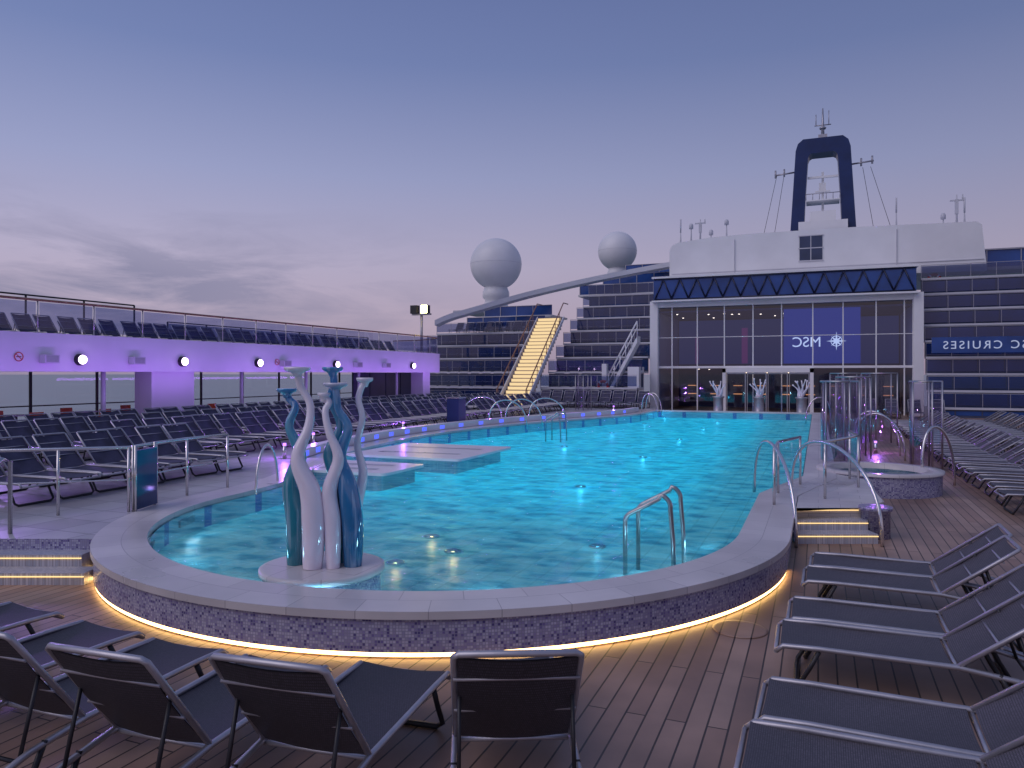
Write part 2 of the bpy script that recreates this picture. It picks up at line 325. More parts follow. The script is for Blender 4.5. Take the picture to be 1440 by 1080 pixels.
g=G();g.M=rotM();g.box(-8.5,8.76,0,-5.05,9.04,.27);g.box(-8.5,8.46,0,-4.85,8.758,.135)
part('treads',g,M_mosw,st)
g=G();g.M=rotM()
g.box(-8.5,9.03,.352,-5.02,9.048,.362);g.box(-8.5,8.742,.227,-5.05,8.757,.237);g.box(-8.5,8.445,.092,-4.85,8.459,.102)
part('led_strip',g,M_warm2,st)
for (x0,y0,x1,y1,lb) in ((-10.3,12.8,-8.0,14.5,'white low sunbathing platform standing in the pool'),(-10.9,15.6,-7.7,18.8,'long white low sunbathing platform standing in the pool')):
    t=thing('sunbathing_platform',lb,'platform',((x0+x1)/2,(y0+y1)/2,ZF),'platforms in the pool')
    pts=[];rd=.12
    for cx,cy,a0 in ((x1-rd,y0+rd,-90),(x1-rd,y1-rd,0),(x0+rd,y1-rd,90),(x0+rd,y0+rd,180)):
        for k in range(5): a=math.radians(a0+22.5*k);pts.append((cx+rd*math.cos(a),cy+rd*math.sin(a)))
    part('plinth',G().extr([((p[0]-(x0+x1)/2)*.86+(x0+x1)/2,(p[1]-(y0+y1)/2)*.86+(y0+y1)/2) for p in pts],ZF,.34),M_mosw,t)
    part('slab',G().extr(pts,.341,.4),M_slab,t)
    g=G()
    for k in range(2):
        yy=y0+(y1-y0)*(.3+.4*k);g.poly([(x0+.5,yy-.25),(x1-.5,yy-.05),(x1-.5,yy+.12),(x0+.5,yy+.02)],.404)
    part('inlay',g,M_mosw,t)
lt=thing('raised_ledge','long curved white ledge with blue lit recesses','ledge',(-12,22,.4))
LP=offs(out,-.35);LPI=offs(out,-.05)
seg=list(range(106,148))
g=G();A=[LPI[i] for i in seg];B=[LP[i] for i in seg]
g.ribbon(z3(A,.41),z3(A,.62),False,True);g.ribbon(z3(A,.62),z3(B,.62),False);g.ribbon(z3(B,.62),z3(B,.4),False,True)
part('bench',g,M_slab,lt)
g=G()
for i in seg[::2]:
    if i+1>=seg[-1]: break
    a=Vector(LPI[i]);b=Vector(LPI[i+1]);d=(b-a)
    if d.length<.1: continue
    nn=Vector((d.y,-d.x)).normalized()*.006
    p=a+nn;q=a+d.normalized()*.28+nn
    g.ribbon([(p.x,p.y,.45),(q.x,q.y,.45)],[(p.x,p.y,.57),(q.x,q.y,.57)],False)
part('blue_recess_lights',g,emit('blue_recess',(.08,.12,1),1.6),lt)
# ---------------------------------------------------------------- right steps + platform + hot tub
st=thing('pool_steps','tiled pool entry steps with warm lit edges','steps',(.2,11.4,0))
g=G();g.M=rotM();g.box(4.02,10.5,0,5.15,10.8,.135);g.box(4.1,10.802,0,5.15,11.1,.27)
part('treads',g,M_mosw,st)
g=G();g.M=rotM();g.box(4.02,10.485,.102,5.15,10.499,.112);g.box(4.1,10.787,.227,5.15,10.801,.237);g.box(4.2,11.087,.362,5.15,11.101,.372)
part('led_strip',g,M_warm2,st)
pl=[W(4.1,11.103),W(5.3,11.103),(.95,13.0),(.8,15.6),(.33,16.2),(.33,15.5),(-.08,14),(-.3,13),(-.3,11.6)]
g=G();g.poly(pl,.398);g.ribbon([(p[0],p[1],0) for p in pl],[(p[0],p[1],.398) for p in pl])
part('platform',g,M_cop,st)
g=G();c=W(5.33,10.95);g.lathe(c[0],c[1],[(.2,0),(.2,.4),(.23,.401),(.23,.45)],20)
part('newel',g,M_mos,st)
hx,hy=1.15,17.1
ht=thing('hot_tub','round hot tub with purple mosaic wall and white coping','hot tub',(hx,hy,0))
part('mosaic_wall',G().lathe(hx,hy,[(1.15,0),(1.15,.4)],48,capt=False),M_mos,ht)
part('coping',G().lathe(hx,hy,[(1.19,.4),(1.19,.45),(.9,.45),(.9,.25)],48,capt=False),M_cop,ht)
part('basin',G().lathe(hx,hy,[(.9,.25),(.9,.1),(.7,.02)],40),M_mosw,ht)
part('water_surface',G().lathe(hx,hy,[(.9,.33),(.9,.335)],40),M_water,ht)
def rail(name,label,paths,r=.024,group=None,mat=M_steel,cat='handrail'):
    p0=paths[0][0];t=thing(name,label,cat,(p0[0],p0[1],p0[2]),group)
    for p in paths:
        g=G();g.tube(p,r,10);part('rail',g,mat,t)
    return t
def arc(p0,p1,h,n=24):
    L=[]
    for i in range(n+1):
        th=math.pi*i/n;s=(1-math.cos(th))/2
        x=p0[0]+(p1[0]-p0[0])*s;y=p0[1]+(p1[1]-p0[1])*s
        zb=p0[2]+(p1[2]-p0[2])*s
        L.append((x,y,zb+h*(math.sin(th)**.75 if 0<i<n else 0)))
    return L
rail('pool_handrail','arched stainless steel handrail over the pool steps',[arc((-.28,11.0,0),(-1.0,13.2,.4),1.1)],.026,group='handrails of the pool steps')
rail('pool_handrail','arched stainless steel handrail over the pool steps',[arc((.82,11.5,0),(-.42,13.5,.4),1.1)],.026,group='handrails of the pool steps')
def ladder(x,y,lab):
    L=[]
    for dy in (0,.66):
        a=[(x-.18,y+dy,ZS),(x-.18,y+dy,.72)]
        for k in range(1,7):
            t=k/6*math.radians(65);a.append((x-.18+.12*(1-math.cos(t)),y+dy,.72+.12*math.sin(t)))
        a+=[(x+.2,y+dy,1.0)]
        for k in range(1,9):
            t=k/8*math.radians(100)
            a.append((x+.2+.13*math.sin(t),y+dy,.97+.09*math.cos(t)-.06*(k/8)))
        a+=[(x+.36,y+dy,.5),(x+.37,y+dy,ZS)]
        L.append(a)
    return rail('ladder_rail',lab,L,.026,'ladder rails in the pool',mat=M_steeld,cat='pool ladder')
ladder(-1.84,8.3,'stainless steel pool ladder rails standing in shallow water')
ladder(-8.6,24.5,'stainless steel pool ladder rails beside the coping')
rail('pool_handrail','arched stainless handrail in the shallow end',[arc((-8.95,10.2,ZS),(-9.3,11.2,ZS),1.1)],.022,'handrails in the shallow end')
for (a,b) in (((-11.9,26.6,.4),(-10.6,27.4,.2)),((-11.7,27.8,.4),(-10.4,28.6,.2)),((-11.3,29.4,.4),(-9.9,30.2,.2)),((-13,26.4,.4),(-12.2,28.6,.4))):
    rail('pool_handrail','arched stainless handrail over the pool edge',[arc(a,b,1.05)],.028,'handrails at the pool edge')
for (a,b) in (((2.2,23.0,0),(1.0,23.2,.4)),((2.2,24.4,0),(1.0,24.6,.4)),((2.7,18.4,0),(2.0,17.6,.4)),((-8.5,39.5,.4),(-7.6,39.2,.2)),((-8.5,38.5,.4),(-7.6,38.2,.2)),((.5,35,.4),(-.5,34.8,.2))):
    rail('pool_handrail','arched stainless handrail beside tiled steps',[arc(a,b,1.05)],.028,'handrails at the pool edge')
def balustrade(name,label,pts,z,h,post=True,gm=M_glass,rm=M_steel,group=None,pr=.022,toprail=True,pm_=M_steel,rr=.024,glassy=True,mid=False):
    t=thing(name,label,'railing',(pts[0][0],pts[0][1],z),group)
    if toprail:
        g=G();g.tube([(p[0],p[1],z+h) for p in pts],rr,8);part('top_rail',g,rm,t)
    if mid:
        g=G();g.tube([(p[0],p[1],z+h*.5) for p in pts],rr*.5,6);part('middle_rail',g,rm,t)
    for p in pts:
        if post:
            g=G();g.tube([(p[0],p[1],z),(p[0],p[1],z+h)],pr,8);part('post',g,pm_,t)
    if glassy:
        for a,b in zip(pts[:-1],pts[1:]):
            va=Vector(a);vb=Vector(b);d=(vb-va).normalized()*.05;va+=d;vb-=d
            g=G();g.ribbon([(va.x,va.y,z+.08),(vb.x,vb.y,z+.08)],[(va.x,va.y,z+h-.06),(vb.x,vb.y,z+h-.06)],False);part('glass_panel',g,gm,t)
    return t
balustrade('glass_balustrade','clear glass balustrade with steel posts at pool corner',[(-.62,12.0),(-.62,13.2),(-.3,14.4)],.405,.85)
balustrade('glass_balustrade','clear glass balustrade with steel posts beside hot tub',[(.1,12.9),(.65,14.4),(.55,15.5)],.405,.9)
LR=[(C[0]+(RO+.12)*math.cos(math.radians(a)),C[1]+(RO+.12)*math.sin(math.radians(a))) for a in (-157,-166,-175,-186)]
LR=[W(-8.2,10.1),W(-7.2,10.3),(-9.9,7.3)]+LR
balustrade('terrace_handrail','steel handrail with slim posts along the terrace edge',LR,.4,.93,glassy=False,mid=True)
a=Vector((*LR[3],0));b=Vector((*LR[4],0))
t=thing('gate_panel','dark blue upright gate panel fixed to the handrail','panel',(a.x,a.y,.4))
d=(b-a).normalized();n=Vector((d.y,-d.x,0))
q=[a+n*.05+d*.02,a+n*.05+d*.6,a+n*.09+d*.6,a+n*.09+d*.02]
part('panel',G().extr([(p.x,p.y) for p in q],.42,1.28),M_pane,t)
g=G()
for k in (0,1): g.tube([(q[3*k].x,q[3*k].y,.4),(q[3*k].x,q[3*k].y,1.36)],.02,6)
g.tube([(q[1].x,q[1].y,.4),(q[1].x,q[1].y,1.36)],.02,6)
part('frame',g,M_steel,t)
for rr in (-6.25,-7.3):
    a=W(rr,9.3);b=W(rr,8.3)
    rail('step_handrail','stainless steel handrail descending the terrace steps',[[(a[0],a[1],.4),(a[0],a[1],1.3),(*W(rr,9.15),1.35),(*W(rr,8.35),.98),(b[0],b[1],.9),(b[0],b[1],0)]],.026,'handrails of the terrace steps')
# ---------------------------------------------------------------- pool sculpture
bx,by=-4.8,6.48
sc=thing('tentacle_sculpture','tall teal and white wavy tentacle sculpture on round base','sculpture',(bx,by,0))
g=G();g.lathe(bx,by,[(.6,0),(.6,.33)],48);part('base_drum',g,M_mos,sc)
g=G();g.lathe(bx,by,[(.63,.332),(.64,.35),(.64,.39),(.6,.4)],48);part('base_slab',g,M_cop,sc)
def stem(d0,pts,r0,r1,cap,mat,lab,ph=0):
    P=[];Rr=[];n=72
    x0,x1=pts[0][0],pts[-1][0];m=len(pts)-1
    pts=[(x0+(x1-x0)*(k/m)+.8*(p[0]-(x0+(x1-x0)*(k/m))),p[1]) for k,p in enumerate(pts)]
    for i in range(n+1):
        s=i/n;x=s*(len(pts)-1);k=min(int(x),len(pts)-2);f=x-k
        def g_(j): return pts[max(0,min(len(pts)-1,j))]
        p0,p1,p2,p3=[Vector(g_(j)) for j in (k-1,k,k+1,k+2)]
        p=.5*((2*p1)+(-p0+p2)*f+(2*p0-5*p1+4*p2-p3)*f*f+(-p0+3*p1-3*p2+p3)*f**3)
        dd=d0*(1-.3*s)+.04*math.sin(s*9+ph)*s
        P.append((bx+R[0]*p.x+F[0]*dd,by+R[1]*p.x+F[1]*dd,p.y))
        w=1/(1+math.exp((s-.4)*12))
        rr=r0*w+r1*(1-w)
        rr*=.78+.22*math.sin(min(1,s/.18)*math.pi/2)
        Rr.append(rr)
    g=G();g.tube(P,Rr,22,caps=False)
    x,y,z=P[-1]
    g.lathe(x,y,[(r1*.9,z-.07),(r1*1.15,z-.045),(cap*.55,z-.022),(cap*.9,z-.006),(cap,z+.012),(cap*.97,z+.03),(cap*.7,z+.026),(cap*.25,z+.012)],26)
    part('tentacle',g,mat,sc,lab)
K=.00743
def uz(L): return [((x-458)*K,.4+(806-y)*K) for x,y in L]
stem(.02,uz([(419,806),(421,745),(414,695),(428,650),(411,612),(421,585),(409,573),(406,562)]),.115,.036,.105,M_teal,'teal tentacle with blue flared tip')
stem(-.15,uz([(449,806),(451,745),(446,700),(426,655),(444,612),(446,580),(430,555),(427,532)]),.125,.038,.135,M_porc,'white tentacle with broad flared tip',1)
stem(.1,uz([(474,806),(476,740),(480,690),(464,650),(482,612),(464,575),(472,552),(471,532)]),.115,.038,.11,M_teal,'teal tentacle with blue flared tip',2)
stem(-.05,uz([(502,806),(502,745),(494,695),(480,655),(496,615),(481,588),(480,572),(478,554)]),.12,.038,.125,M_blue,'blue based tentacle with white tip',3)
stem(.15,uz([(494,806),(496,760),(504,720),(513,680),(503,640),(512,600),(505,572),(514,547)]),.07,.033,.09,M_porc,'slender white bent tentacle',4)
stem(-.13,uz([(477,806),(476,745),(471,700),(487,655),(472,618),(465,590),(470,578),(462,568)]),.09,.034,.068,M_porc,'white tentacle between teal stems',6)
for i,x in enumerate((-5.0,-2.9,-.8)):
    y=41.6
    t=thing('fountain_sculpture','splash shaped white sculpture on a round column','sculpture',(x,y,0),'splash sculptures at the pool end')
    part('column',G().lathe(x,y,[(.3,0),(.3,.1),(.26,.12),(.26,1.05),(.32,1.1),(.32,1.16)],20),M_alu,t)
    g=G()
    for k in range(7):
        a=k*2*math.pi/7+i;L=[]
        h=random.uniform(.6,1.0)
        for j in range(9):
            s=j/8;rr=.08+.34*s**1.5+.06*math.sin(s*6+k)
            L.append((x+rr*math.cos(a+s*.5),y+rr*math.sin(a+s*.5),1.14+h*s))
        g.tube(L,[.07*(1-.75*j/8)+(.025 if j==8 else 0) for j in range(9)],8)
    part('splash',g,M_porc,t)
# ---------------------------------------------------------------- sun loungers
def lounger_geo(th,w=.31):
    c,s_=math.cos(th),math.sin(th)
    fr=G()
    for sx in (-1,1):
        fr.tube([(sx*w,0.0,.30),(sx*w,-.05,.345),(sx*w,-.3,.352),(sx*w,-1.2,.345),(sx*w,-1.55,.3),(sx*w,-1.93,.2)],.02,6)
    fr.tube([(-w,-1.2,.33),(w,-1.2,.33)],.014,6);fr.tube([(-w,-1.9,.21),(w,-1.9,.21)],.014,6);fr.tube([(-w,0,.3),(w,0,.3)],.018,6)
    legs=[]
    for yy,sl in ((-.3,.16),(-1.45,-.16)):
        g=G();L=[(-w,yy,.33)]
        L+=[(-w,yy+sl*.4,.2),(-w,yy+sl*.95,.05),(-w+.05,yy+sl,.018),(w-.05,yy+sl,.018),(w,yy+sl*.95,.05),(w,yy+sl*.4,.2),(w,yy,.33)]
        g.tube(L,.019,6);legs.append(g)
    seat=G();n=10
    A=[];B=[]
    for i in range(n+1):
        y=-.03-1.14*i/n;z=.352-.018*math.sin(math.pi*i/n)
        A.append((-w+.01,y,z));B.append((w-.01,y,z))
    def sheet(g,A,B,th_=.008):
        m=6;rows=[]
        for a,b in zip(A,B):
            rows.append([Vector(a).lerp(Vector(b),k/m)+Vector((0,0,-.022*math.sin(math.pi*k/m))) for k in range(m+1)])
        for sgn in (0,1):
            ids=[[g.V(tuple(p-Vector((0,0,th_*sgn)))) for p in r] for r in rows]
            for i in range(len(ids)-1):
                for k in range(m):
                    q=[ids[i][k],ids[i+1][k],ids[i+1][k+1],ids[i][k+1]]
                    g.face(q if sgn==0 else q[::-1],None,True)
    sheet(seat,A,B)
    bk=G();A=[];B=[]
    for i in range(9):
        q=.02+.74*i/8;sag=.02*math.sin(math.pi*i/8)
        A.append((-w+.02,-1.2-q*c-sag*s_,.35+q*s_-sag*c));B.append((w-.02,-1.2-q*c-sag*s_,.35+q*s_-sag*c))
    sheet(bk,A,B)
    bf=G();e=(-1.2-.78*c,.35+.78*s_)
    bf.tube([(-w+.005,-1.2,.35),(-w+.005,e[0]+.02*c,e[1]-.02*s_),(-w+.03,e[0],e[1]),(w-.03,e[0],e[1]),(w-.005,e[0]+.02*c,e[1]-.02*s_),(w-.005,-1.2,.35)],.018,6)
    for q in (.33,.62): bf.tube([(-w,-1.2-q*c,.33+q*s_-.015),(w,-1.2-q*c,.33+q*s_-.015)],.01,6)
    stt=G()
    for sx in (-1,1): stt.tube([(sx*(w-.03),-1.2-.45*c,.35+.45*s_),(sx*(w-.03),-1.2-.45*c-.12,.26)],.012,6)
    stt.tube([(-w+.03,-1.2-.45*c-.12,.26),(w-.03,-1.2-.45*c-.12,.26)],.012,6)
    return fr,legs,seat,bk,bf,stt
def proto(th,loc,rz,label,group,fabric,w=.31):
    fr,legs,seat,bk,bf,stt=lounger_geo(th,w)
    t=thing('sun_lounger',label,'sun lounger',(0,0,0),group)
    part('frame',fr,M_alu,t)
    for L in legs: part('leg',L,M_dark,t)
    part('seat',seat,fabric,t);b=part('backrest',bk,fabric,t);part('backrest_frame',bf,M_alu,b);part('strut',stt,M_dark,t)
    t.location=loc;t.rotation_euler=(0,0,rz);return t
def simple_mesh(th,fab):
    fr,legs,seat,bk,bf,stt=lounger_geo(th);g=G()
    for src,mi in ((fr,1),(legs[0],2),(legs[1],2),(seat,0),(bk,0),(bf,1),(stt,2)):
        b=len(g.v);g.v+=src.v
        for f,sm in zip(src.f,src.sm): g.f.append([i+b for i in f]);g.uv.append(None);g.mi.append(mi);g.sm.append(sm)
    return g.mesh('sun_lounger',[fab,M_alu,M_dark])
gA='sun loungers around the round pool end'
r=math.radians
pA=proto(r(54),(-2.68,4.58,0),r(6),'dark mesh sun lounger with steep backrest on wooden deck',gA,M_fabd,.33)
for x,y,a in ((-1.36-.435*1.72,3.5+.9*1.68,25),(-3.52,4.36,4),(-4.42,4.34,2),(-5.3,4.4,-2),(-6.35,4.5,-3),(-7.2,4.5,-4)):
    copy_tree(pA,(x,y,0),r(a))
gB='sun loungers beside the pool wall'
pB=proto(r(37),(-.4,4.3,0),r(90),'grey mesh sun lounger with reclined backrest on wooden deck',gB,M_fab)
for x,y in ((-.34,5.0),(-.3,6.3),(-.24,7.0),(-.14,8.25),(-.08,8.9)):
    copy_tree(pB,(x,y,0),r(90+random.uniform(-1.5,1.5)))
SM=simple_mesh(r(46),M_fabt);SM2=simple_mesh(r(34),M_fab);SM3=simple_mesh(r(55),M_fabt)
def simp(me,loc,rz,label,group):
    o=bpy.data.objects.new('sun_lounger',me);o.location=loc;o.rotation_euler=(0,0,rz);COL.objects.link(o);meta(o,label,'sun lounger',group)
j=lambda a:random.uniform(-a,a)
lbT='blue grey mesh sun lounger on the tiled terrace';gT='rows of loungers on the terrace'
for i in range(7): simp(SM,(-11.0+j(.08),7.8+.7*i+j(.03),.4),r(-90+j(4)),lbT,gT)
for i in range(42):
    y=8.2+.75*i
    xr=-13.2 if y<30 else -12.8
    if y>12.6: simp(SM,(xr+j(.08),y+j(.03),.4),r(-90+j(3)),lbT,gT)
    simp(SM,(-15.4+j(.08),y+.3+j(.03),.4),r(-90+j(3)),lbT,gT)
    if y>12: simp(SM,(-17.6+j(.08),y+.1+j(.03),.4),r(-90+j(3)),lbT,gT)
lbR='grey mesh sun lounger on wooden deck beside hot tub';gR='rows of loungers on the open wooden deck'
for i in range(22):
    y=15.2+1.0*i
    simp(SM2,(2.9+j(.06),y+j(.05),0),r(90+j(4)),lbR,gR)
    simp(SM2,(5.4+j(.06),y+1.5+j(.05),0),r(90+j(4)),lbR,gR)
for i in range(4): simp(SM3,(2.6+1.1*i,44,0),r(180),'dark lounger facing the pool beneath the terraces',gR)
for i in range(9): simp(SM3,(-15.3+.75*i,41.2,.4),r(180),'dark lounger in a row beneath the terraces',gR)
g=G();g.lathe(-.68,7.28,[(.25,.003),(.25,.008),(.22,.009)],32);top('drain_cover',g,M_deck,'round flush drain cover in the wooden deck','drain cover')
# ---------------------------------------------------------------- left upper deck
ud=thing('upper_deck','long white upper deck with violet lit fascia','deck',(-20.5,20,0))
g=G()
pts=[(-20,-6),(-20,37)]
for k in range(1,9): a=k/8*math.pi/2;pts.append((-20-5*(1-math.cos(a)),37+4.2*math.sin(a)))
pts2=[(-20.3,-6),(-20.3,37)]+[(-20.3-4.6*(1-math.cos(k/8*math.pi/2)),37+3.9*math.sin(k/8*math.pi/2)) for k in range(1,9)]
g.ribbon([(p[0],p[1],2.45) for p in pts],[(p[0],p[1],3.53) for p in pts],False,True)
g.ribbon([(p[0],p[1],3.53) for p in pts],[(p[0],p[1],3.53) for p in pts2],False)
g.ribbon([(p[0],p[1],3.53) for p in pts2],[(p[0],p[1],3.3) for p in pts2],False)
part('fascia',g,M_fascia,ud)
g=G();g.poly(pts+[(-27,41),(-27,-6)],2.46);part('soffit',g,M_white2,ud)
g=G();g.poly(pts2+[(-27,41),(-27,-6)],3.3);part('floor',g,M_deck,ud)
for (y0,y1) in ((18.1,19.9),(36.2,37.0)):
    g=G();g.box(-20.9,y0,.4,-20.15,y1,2.45);part('pillar',g,M_fascia,ud)
for y in (9,13.2,16.6,22.6,26.5,30.5,34):
    g=G();g.tube([(-20.5,y,.4),(-20.5,y,2.45)],.07,10);part('column',g,M_white2,ud)
g=G()
for yy in (33,34.6,36.2,37.8,39.4): g.box(-22.6,yy,.4,-22.5,yy+1.5,2.44)
part('dark_cabinet_wall',g,M_darkw,ud)
sw=thing('window_screen','tall framed glass wind screen along the ship side','window screen',(-24,20,.4))
for i in range(16):
    y=2+2.45*i
    g=G();g.box(-24.04,y,.4,-23.97,y+.07,2.45);part('post',g,M_dark,sw)
    g=G();g.ribbon([(-24,y+.08,.5),(-24,y+2.44,.5)],[(-24,y+.08,2.4),(-24,y+2.44,2.4)],False);part('glass_panel',g,M_glass,sw)
g=G();g.box(-24.03,2,1.3,-23.98,40.5,1.34);part('transom',g,M_dark,sw)
g=G();g.box(-24.06,2,.4,-23.96,40.5,.5);part('sill',g,M_dark,sw)
rp=[(-20.15,-5+1.75*i) for i in range(25)]+[(-20.15-4.8*(1-math.cos(k/4*math.pi/2)),37+4.0*math.sin(k/4*math.pi/2)) for k in range(1,5)]
balustrade('glass_railing','glass railing with wooden handrail on upper deck',rp,3.53,.92,gm=glass('railing_glass',(.5,.55,.76),base=.08,diff=(.12,.14,.3),dfac=.18),rm=M_wood,pm_=M_alu,rr=.035)
balustrade('wind_screen','low clear glass wind screen on upper deck',[(-25.2,2+2.2*i) for i in range(10)],3.3,1.8,gm=M_glass,rm=M_dark,pm_=M_dark,pr=.035,rr=.03)
balustrade('wind_screen','low smoked glass wind screen on upper deck',[(-25.8,24+2.2*i) for i in range(8)],3.3,1.3,gm=M_smoke,rm=M_dark,pm_=M_dark,pr=.035)
for i in range(40):
    simp(SM3,(-21.9+j(.05),7.5+.78*i,3.31),r(-90+j(4)),'dark blue lounger behind the upper deck railing','loungers on the upper deck')
    if i%2==0: simp(SM3,(-24.0+j(.05),8+.8*i,3.31),r(-90+j(4)),'dark blue lounger behind the upper deck railing','loungers on the upper deck')
def lamp(typ,loc,en,col,**k):
    L=bpy.data.lights.new('lamp_light',typ);L.energy=en;L.color=col
    for a,b in k.items(): setattr(L,a,b)
    o=bpy.data.objects.new('lamp_light',L);o.location=loc;COL.objects.link(o);return o
for y in (10.5,15.4,19.2,22.9,27.9,34.7):
    t=thing('wall_lamp','round violet wall lamp on the deck fascia','lamp',(-20,y,2.8),'violet lamps along the fascia')
    g=G();g.M=Matrix.Translation((-20,y,2.8))@Matrix.Rotation(math.pi/2,4,'Y');g.lathe(0,0,[(.17,-.0),(.17,.1),(.15,.14)],20);part('housing',g,M_dark,t)
    g=G();g.M=Matrix.Translation((-19.85,y,2.8))@Matrix.Rotation(math.pi/2,4,'Y');g.lathe(0,0,[(.13,0),(.12,.03),(.07,.06)],20);part('lens',g,M_lens,t)
for y in (14.4,17.3,24.4,29.5,32):
    t=thing('loudspeaker','small white loudspeaker box on the deck fascia','loudspeaker',(-19.95,y,2.75),'loudspeakers on the fascia')
    g=G();g.box(-19.98,y-.22,2.68,-19.75,y+.22,2.92);part('cabinet',g,M_white2,t)
    g=G();g.box(-19.748,y-.18,2.71,-19.74,y+.18,2.89);part('grille',g,M_alu,t)
for y in (13.6,24.0):
    t=thing('no_smoking_sign','round red and white no smoking sign','sign',(-19.98,y,2.85),'no smoking signs')
    MM=Matrix.Translation((-19.985,y,2.85))@Matrix.Rotation(math.pi/2,4,'Y')
    g=G();g.M=MM;g.lathe(0,0,[(.13,0),(.13,.01)],24);part('disc',g,M_white,t)
    g=G();g.M=MM;g.tube([(.115*math.cos(a*math.pi/12),.115*math.sin(a*math.pi/12),.016) for a in range(24)],.013,6,closed=True);g.tube([(-.08,-.08,.018),(.08,.08,.018)],.01,6);part('red_ring',g,M_red,t)
    g=G();g.M=MM;g.box(-.012,-.07,.012,.012,.07,.014);part('cigarette_mark',g,M_dark,t)
for y in (3,10,17,24,31,37):  # unseen strip lights added to wash the fascia violet
    o=lamp('AREA',(-18.9,y,2.15),34,(.44,.18,1),shape='RECTANGLE',size=6.6,size_y=.12)
    dv=Vector((-1.1,0,.75));z=dv.normalized();xax=Vector((0,1,0));yax=(-z).cross(xax)
    o.rotation_euler=Matrix((xax,yax,-z)).transposed().to_euler()
for i in range(6):
    y=10.5+2.3*i;x=-22.3
    t=thing('cafe_table','small round cafe table beside the window screen','table',(x,y,.4),'cafe tables under the upper deck')
    part('table_top',G().lathe(x,y,[(.4,1.12),(.4,1.15)],20),M_white2,t);part('pedestal',G().lathe(x,y,[(.22,.4),(.22,.43),(.04,.45),(.04,1.12)],12),M_alu,t)
    for sx in (-.7,.7):
        t=thing('cafe_chair','orange cafe chair with curved back','chair',(x+sx,y,.4),'orange chairs around the cafe tables')
        g=G();g.box(x+sx-.21,y-.21,.82,x+sx+.21,y+.21,.86);part('seat',g,M_orange,t)
        g=G();s2=1 if sx>0 else -1;g.ribbon([(x+sx+s2*(.14+.08*math.cos(a*.4)),y+.22*math.sin(a*.5),.88) for a in range(-3,4)],[(x+sx+s2*(.18+.08*math.cos(a*.4)),y+.22*math.sin(a*.5),1.25) for a in range(-3,4)],False,True);part('backrest',g,M_orange,t)
        for a in (-1,1):
            for b in (-1,1):
                g=G();g.tube([(x+sx+a*.18,y+b*.18,.82),(x+sx+a*.2,y+b*.2,.4)],.014,6);part('leg',g,M_dark,t)
# ---------------------------------------------------------------- stepped terraces
def tiers(x0,x1,n,label,y0=43.0,dz=.98,dy=1.55,zb=.55,pane=None):
    t=thing('terrace_building',label,'building',((x0+x1)/2,y0,0),'stepped terraces')
    for i in range(n):
        y=y0+dy*i;z=zb+dz*i;zp=0 if i==0 else z-dz
        g=G();g.box(x0,y,zp,x1,y+.12,z-.13);part('wall',g,M_darkw,t)
        g=G();g.box(x0,y-.14,z-.11,x1,y+dy+.1,z);part('slab',g,M_white2,t)
        L=x1-x0;m=max(1,round(L/1.3));g=G();g2=G()
        for k in range(m):
            a=x0+L*k/m
            g.box(a+.04,y-.02,zp+.12,a+L/m-.04,y-.002,z-.2)
            g2.box(a-.012,y-.09,z,a+.012,y-.065,z+.74)
        part('window_row',g,pane or M_pane,t)
        g2.box(x0,y-.1,z+.74,x1,y-.06,z+.77);part('railing',g2,M_alu,t)
        g=G();g.ribbon([(x0+.02,y-.08,z+.08),(x1-.02,y-.08,z+.08)],[(x0+.02,y-.08,z+.7),(x1-.02,y-.08,z+.7)],False);part('railing_glass',g,M_smoke,t)
    return t
tiers(-27,-18.4,6,'stepped dark terraces with glass railings and white edges')
tiers(-16.3,-10.1,9,'tall stepped terraces with glass railings and white edges')
tiers(5.6,22,9,'wide stepped terraces with blue glass railings',y0=46.5,dy=.42,dz=.93,pane=M_bluep)
for i in range(6):
    for k in range(10): simp(SM3,(-26.4+.84*k+j(.06),44.3+1.55*i,.56+.98*i),r(180+j(4)),'dark lounger on a stepped terrace','loungers on the stepped terraces')
    for k in range(7): simp(SM3,(-15.9+.84*k+j(.06),44.3+1.55*i,.56+.98*i),r(180+j(4)),'dark lounger on a stepped terrace','loungers on the stepped terraces')
ss=thing('lit_staircase','long straight staircase with warm glowing steps','staircase',(-17.3,42.5,.4))
n=24;g=G();g2=G()
for i in range(n):
    y=42.3+.29*i;z=.4+.245*i
    g.box(-18.15,y,max(0,z-.4),-16.45,y+.3,z+.215)
    g2.box(-18.1,y-.012,z+.0,-16.5,y-.002,z+.18)
part('steps',g,pm('pale_stair',(.6,.46,.32),.5),ss);part('step_lights',g2,M_step,ss)
for x in (-18.28,-16.35):
    g=G();g.tube([(x,42.1,.4),(x,42.1,1.4),(x,42.3+.29*n,1.4+.245*n+.0),(x,42.3+.29*n+1,1.4+.245*n)],.04,8)
    for i in range(0,n,3): g.tube([(x,42.3+.29*i,.45+.245*i),(x,42.3+.29*i,1.4+.245*i)],.02,6)
    part('handrail',g,M_wood,ss)
    g=G();v=[(x,42.1,.3),(x,42.3+.29*n,.2+.245*n),(x,42.3+.29*n,.5+.245*n),(x,42.1,.75)]
    ids=[g.V(p) for p in v];g.face(ids);ids2=[g.V((p[0]+.05,p[1],p[2])) for p in v];g.face(ids2[::-1])
    for k in range(4): g.face([ids[k],ids[(k+1)%4],ids2[(k+1)%4],ids2[k]])
    part('stringer',g,M_white,ss)
g=G();cp=[(-25.6,46.0,5.5),(-25.0,46.6,6.0),(-24.2,47.4,6.5),(-23.2,48.5,6.95),(-20.1,52,8.35),(-16.1,55,9.6),(-11.2,58,10.8),(-9.0,59,11.2),(-8,60,11.3)]
P=[]
